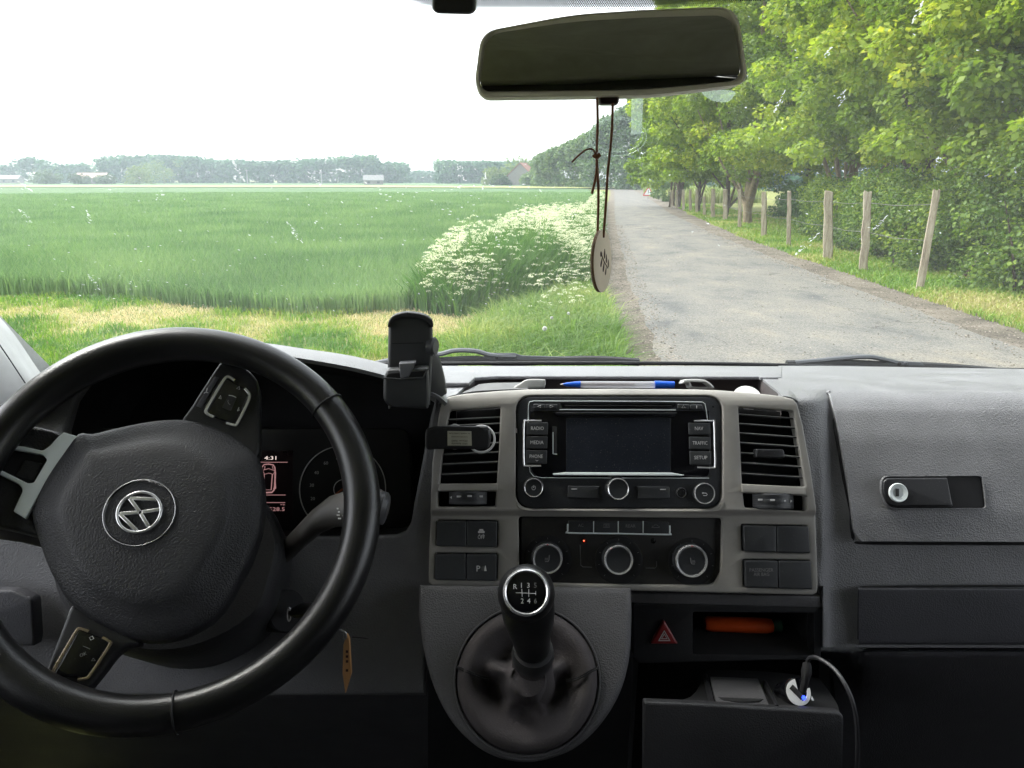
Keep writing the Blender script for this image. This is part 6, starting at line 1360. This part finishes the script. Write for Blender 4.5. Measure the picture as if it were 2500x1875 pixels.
# ---------------- climate panel
cl = thing('climate_panel', CP.px(1515, 1430, -.012), 'black heater control panel with three round dials recessed under the radio', 'climate control')
hC = -.0125
pplate('panel_face', CP, rect(1272, 1256, 1762, 1430, 20), hC - .01, hC, plastic('climate_face', (.022, .021, .02), .5, 2600, .1, cell=False, dust=.12), cl, bevel=.0008)
pplate('panel_seam', CP, [rect(1296, 1275, 1748, 1409, 4), rect(1297, 1276, 1747, 1408, 4)], hC - .0005, hC + .0003, M['ink'], cl, bevel=.00005)
k7 = lambda *p: [(1380 + .1718 * q[0], 1240 + .1718 * q[1]) for q in p]
for i, (x0, x1, s) in enumerate(((1388, 1448, 'AC'), (1450.5, 1508, None), (1510.5, 1569, 'REAR'), (1571, 1633, 'car'))):
    y0 = 1271.5 + i * .8; k = pplate('climate_key', CP, rpoly([(x0, y0, 2), (x1, y0 + .5, 2), (x1, 1300 + i * .8, 2), (x0, 1299.5 + i * .8, 2)]), hC - .001, hC + .004, M['button'], cl, bevel=.0008); xm = (x0 + x1) / 2; ym = y0 + 11
    if s in ('AC', 'REAR'): text('key_text', CP, s, xm, ym, 7.5, hC + .004, M['markdim'], k, width=13 if s == 'AC' else 24)
    elif s is None:
        tube('key_icon', [CP.px(*q, hC + .0042) for q in ((1474, ym - 4), (1487, ym - 4), (1488, ym + 4), (1473, ym + 4))], .0003, M['markdim'], k, seg=4, closed=True)
        for dx in (0, 3.5, 7): tube('key_icon', [CP.px(1477 + dx, ym + 2.5, hC + .0042), CP.px(1478 + dx, ym, hC + .0042), CP.px(1477 + dx, ym - 2.5, hC + .0042)], .00025, M['markdim'], k, seg=4)
    else: tube('key_icon', [CP.px(*q, hC + .0042) for q in ((1591, ym + 3), (1592, ym), (1596, ym - .5), (1598, ym - 3.5), (1604, ym - 3.5), (1607, ym - .5), (1610, ym), (1610, ym + 3))], .0003, M['markdim'], k, seg=4, closed=True)
tube('key_bracket', [CP.px(*q, hC + .004) for q in cmr([(1386, 1279), (1386, 1296), (1390, 1301), (1500, 1302.5), (1628, 1305), (1635, 1301), (1635, 1283)], 3)], .0009, M['silver'], cl, seg=8)
for x_ in (1449.3, 1509.2, 1570): tube('key_divider', [CP.px(x_, 1272, hC + .0042), CP.px(x_, 1301, hC + .0042)], .0005, M['silver'], cl, seg=5)
for x_, m_ in ((1425.5, M['ledred']), (1595, M['gloss'])):
    u, v = CP.uv(x_, 1320, hC); lathe('indicator_lens', CP, u, v, [(.003, hC - .0002), (.003, hC + .0004), (.0024, hC + .0006), (.002, hC)], M['gloss'], cl, seg=20); lathe('indicator_lamp', CP, u, v, [(.0007 if m_ is M['ledred'] else .0016, hC + .0002), (0, hC + .001)], m_, cl, seg=12)
for l_ in (((1416, 1330), (1418, 1380), (1423, 1384), (1445, 1385)), ((1576, 1387), (1599, 1387), (1603, 1383), (1603, 1370))): tube('panel_groove', [CP.px(*q, hC + .0001) for q in l_], .0003, M['markdim'], cl, seg=4)
for (x_, y_, r_, icon) in ((1337, 1365, 36.5, 'L'), (1511, 1368, 35.5, None), (1690, 1371, 39, 'R')):
    u, v = CP.uv(x_, y_, hC); br_ = pxr(CP, x_, y_, 58, hC)
    lathe('dial_base', CP, u, v, [(br_, hC - .0004), (br_, hC + .0008), (br_ * .96, hC + .0012), (br_ * .75, hC + .0006), (0, hC + .0006)], M['void'], cl)
    kn, kh = knob(CP, x_, y_, r_, .017, cl, hC, base=1.08, face=M['button'], ringw=.13)
    a = {'L': 1.57, None: 2.15, 'R': 1.57}[icon]; rr = pxr(CP, x_, y_, r_, .005) * .94; u2, v2 = CP.uv(x_, y_, hC + .017)
    tube('pointer_mark', [CP.w(u2 + rr * math.cos(a - .06), v2 + rr * math.sin(a - .06), hC + .0172), CP.w(u2 + rr * math.cos(a + .06), v2 + rr * math.sin(a + .06), hC + .0172)], .0008, M['red'], kn, seg=5)
    if icon:
        s = -1 if icon == 'L' else 1
        tube('seat_icon', [CP.px(x_ - 4 * s, y_ - 9, kh + .0003), CP.px(x_ - 3 * s, y_ + 2, kh + .0003), CP.px(x_ - 1 * s, y_ + 6, kh + .0003), CP.px(x_ + 6 * s, y_ + 6, kh + .0003)], .0005, M['markdim'], kn, seg=4)
        for k in range(3): tube('seat_icon', [CP.px(x_ + (k * 2.8) * s, y_ - 3, kh + .0003), CP.px(x_ + (k * 2.8 + 1) * s, y_ + 3, kh + .0003)], .0003, M['markdim'], kn, seg=4)
    for k in range(9):
        a = math.radians(225 - k * 33.75); rr = br_ * .9
        tube('dial_tick', [CP.w(u + rr * .92 * math.cos(a), v + rr * .92 * math.sin(a), hC + .0013), CP.w(u + rr * math.cos(a), v + rr * math.sin(a), hC + .0013)], .00022, M['markdim'], cl, seg=4)

# ---------------- things in the trough
pen = thing('ballpoint_pen', P(1508, 944, .875), 'clear ballpoint pen with blue cap and grip lying in the dash trough', 'pen')
pY = .872
def pp(x_): return P(x_, 938.5 + (x_ - 1372) * .003, pY)
tube('pen_tip', [pp(1368), pp(1376)], [.0004, .0012], M['chrome'], pen, seg=12)
tube('pen_grip', [pp(1375), pp(1384), pp(1417)], [.0012, .0024, .0042], M['blue'], pen, seg=16)
tube('pen_barrel', [pp(1417), pp(1600)], .0040, M['penclear'], pen, seg=16)
tube('ink_refill', [pp(1417), pp(1548)], .0016, plastic('ink_tube', (.12, .07, .06), .3), pen, seg=10)
tube('pen_cap', [pp(1598), pp(1612), pp(1646)], [.0048, .0046, .0040], M['blue'], pen, seg=16)
wd_ = thing('white_roll', P(1825, 958, .87), 'white round disc lying at the passenger end of the dash trough', 'disc')
WDP = Plane(P(1826, 966, .875), (0, -.55, .84), (0, 1, .6)); r_ = pxr(WDP, 1826, 966, 34)
lathe('disc', WDP, 0, 0, [(r_, -.012), (r_, -.002), (r_ * .94, 0), (0, .001)], M['white'], wd_)

# ---------------- wipers outside
def wp(px, py, Y=1.40): return P(px, py, Y)
wl = thing('windscreen_wiper', wp(1215, 880), 'driver side wiper resting across the grass view, hinge rivet behind the phone cradle', 'wiper', 'wipers at the foot of the windscreen')
tube('wiper_arm', [Vector(q) for q in cmr([wp(905, 890), wp(960, 878), wp(1066, 866), wp(1110, 856), wp(1160, 857), wp(1200, 867), wp(1260, 870)], 5)], [.0075] * 31, M['wiper'], wl, seg=8, flat=.6)
WPn = Plane(wp(1220, 875), (0, -1, .2))
pplate('wiper_bracket', WPn, rpoly([(1185, 866, 3), (1205, 862, 4), (1255, 862, 4), (1275, 868, 4), (1430, 872, 3), (1446, 875, 3), (1445, 885, 3), (1420, 884), (1330, 878), (1270, 880), (1240, 889, 3), (1205, 884), (1170, 878)]), -.008, .004, M['wiper'], wl, bevel=.0015)
tube('wiper_blade', [Vector(q) for q in cmr([wp(1070, 882), wp(1160, 878), wp(1230, 886), wp(1330, 881), wp(1450, 878), wp(1560, 884)], 5)], .0075, M['rubber'], wl, seg=8)
tube('wiper_linkage', [wp(1080, 889), wp(1118, 889)], .006, M['wiper'], wl, seg=8); tube('wiper_linkage', [wp(1328, 884), wp(1445, 884)], .006, M['wiper'], wl, seg=8)
for x_, m_ in ((1213, M['void']), (1225, M['wiper'])): lathe('hinge_rivet', WPn, *WPn.uv(x_, 872, .004), [(.0036, .003), (.0036, .006), (.0025, .007), (0, .007)], m_, wl, seg=16)
w2 = thing('windscreen_wiper', wp(2190, 900), 'passenger side wiper lying over the view of the road', 'wiper', 'wipers at the foot of the windscreen')
tube('wiper_arm', [Vector(q) for q in cmr([wp(1940, 885), wp(2000, 880), wp(2060, 874), wp(2120, 871), wp(2160, 878), wp(2200, 888)], 5)], .0075, M['wiper'], w2, seg=8, flat=.6)
pplate('wiper_bracket', WPn, rpoly([(2163, 886, 4), (2180, 880, 4), (2245, 884, 4), (2262, 892, 4), (2255, 897), (2170, 893)]), -.008, .004, M['wiper'], w2, bevel=.0015)
for x_, m_ in ((2195, M['void']), (2210, M['wiper'])): lathe('hinge_rivet', WPn, *WPn.uv(x_, 888, .004), [(.0036, .003), (.0036, .006), (.0025, .007), (0, .007)], m_, w2, seg=16)
tube('wiper_blade', [Vector(q) for q in cmr([wp(1920, 889), wp(2050, 887), wp(2170, 892), wp(2270, 894), wp(2380, 902), wp(2520, 916)], 5)], .0075, M['rubber'], w2, seg=8)
gsk = setp(tube('windscreen_gasket', [Vector(q) for q in cmr([P(600, 900, 1.345), P(920, 889.5, 1.345), P(1200, 887, 1.345), P(1500, 886.5, 1.345), P(1800, 889, 1.345), P(2100, 897, 1.345), P(2350, 905, 1.345), P(2700, 920, 1.345)], 6)], .0035, M['rubber'], None, seg=8), 'black rubber strip at the foot of the windscreen', 'seal')
cow = setp(boxo('van_bonnet', (XC, 1.66, 1.02), (1.9, .5, .18), plastic('bonnet_paint', (.3, .3, .3), .3), None, bevel=.03), 'grey van bonnet hidden below the windscreen', 'bonnet')

# ---------------- seats (behind the camera; seen in the mirror)
for x_ in (-.45, .62):
    st_ = boxo('seat', (x_, -.1, .78), (.5, .5, .16), M['seat'], cab, bevel=.05)
    boxo('backrest', (x_, -.42, 1.15), (.5, .14, .7), M['seat'], st_, rx=.12, bevel=.05)
    boxo('headrest', (x_, -.48, 1.66), (.27, .1, .2), M['seat'], st_, rx=.05, bevel=.04)
# ---------------- air
hz = boxo('haze', (0, 300, 45), (1800, 760, 92), None, None); hz.location = (0, 0, 0) if False else hz.location
hm = bpy.data.materials.new('haze'); hm.use_nodes = True; nt = hm.node_tree; nt.nodes.clear()
out = N(nt, 'ShaderNodeOutputMaterial'); pv = N(nt, 'ShaderNodeVolumePrincipled'); pv.inputs['Color'].default_value = (.8, .92, 1.0, 1); pv.inputs['Density'].default_value = .0007; pv.inputs['Anisotropy'].default_value = .3
nt.links.new(pv.outputs[0], out.inputs['Volume']); hz.data.materials.append(hm); setp(hz, 'thin pale air haze over the fields', None, None, 'stuff')
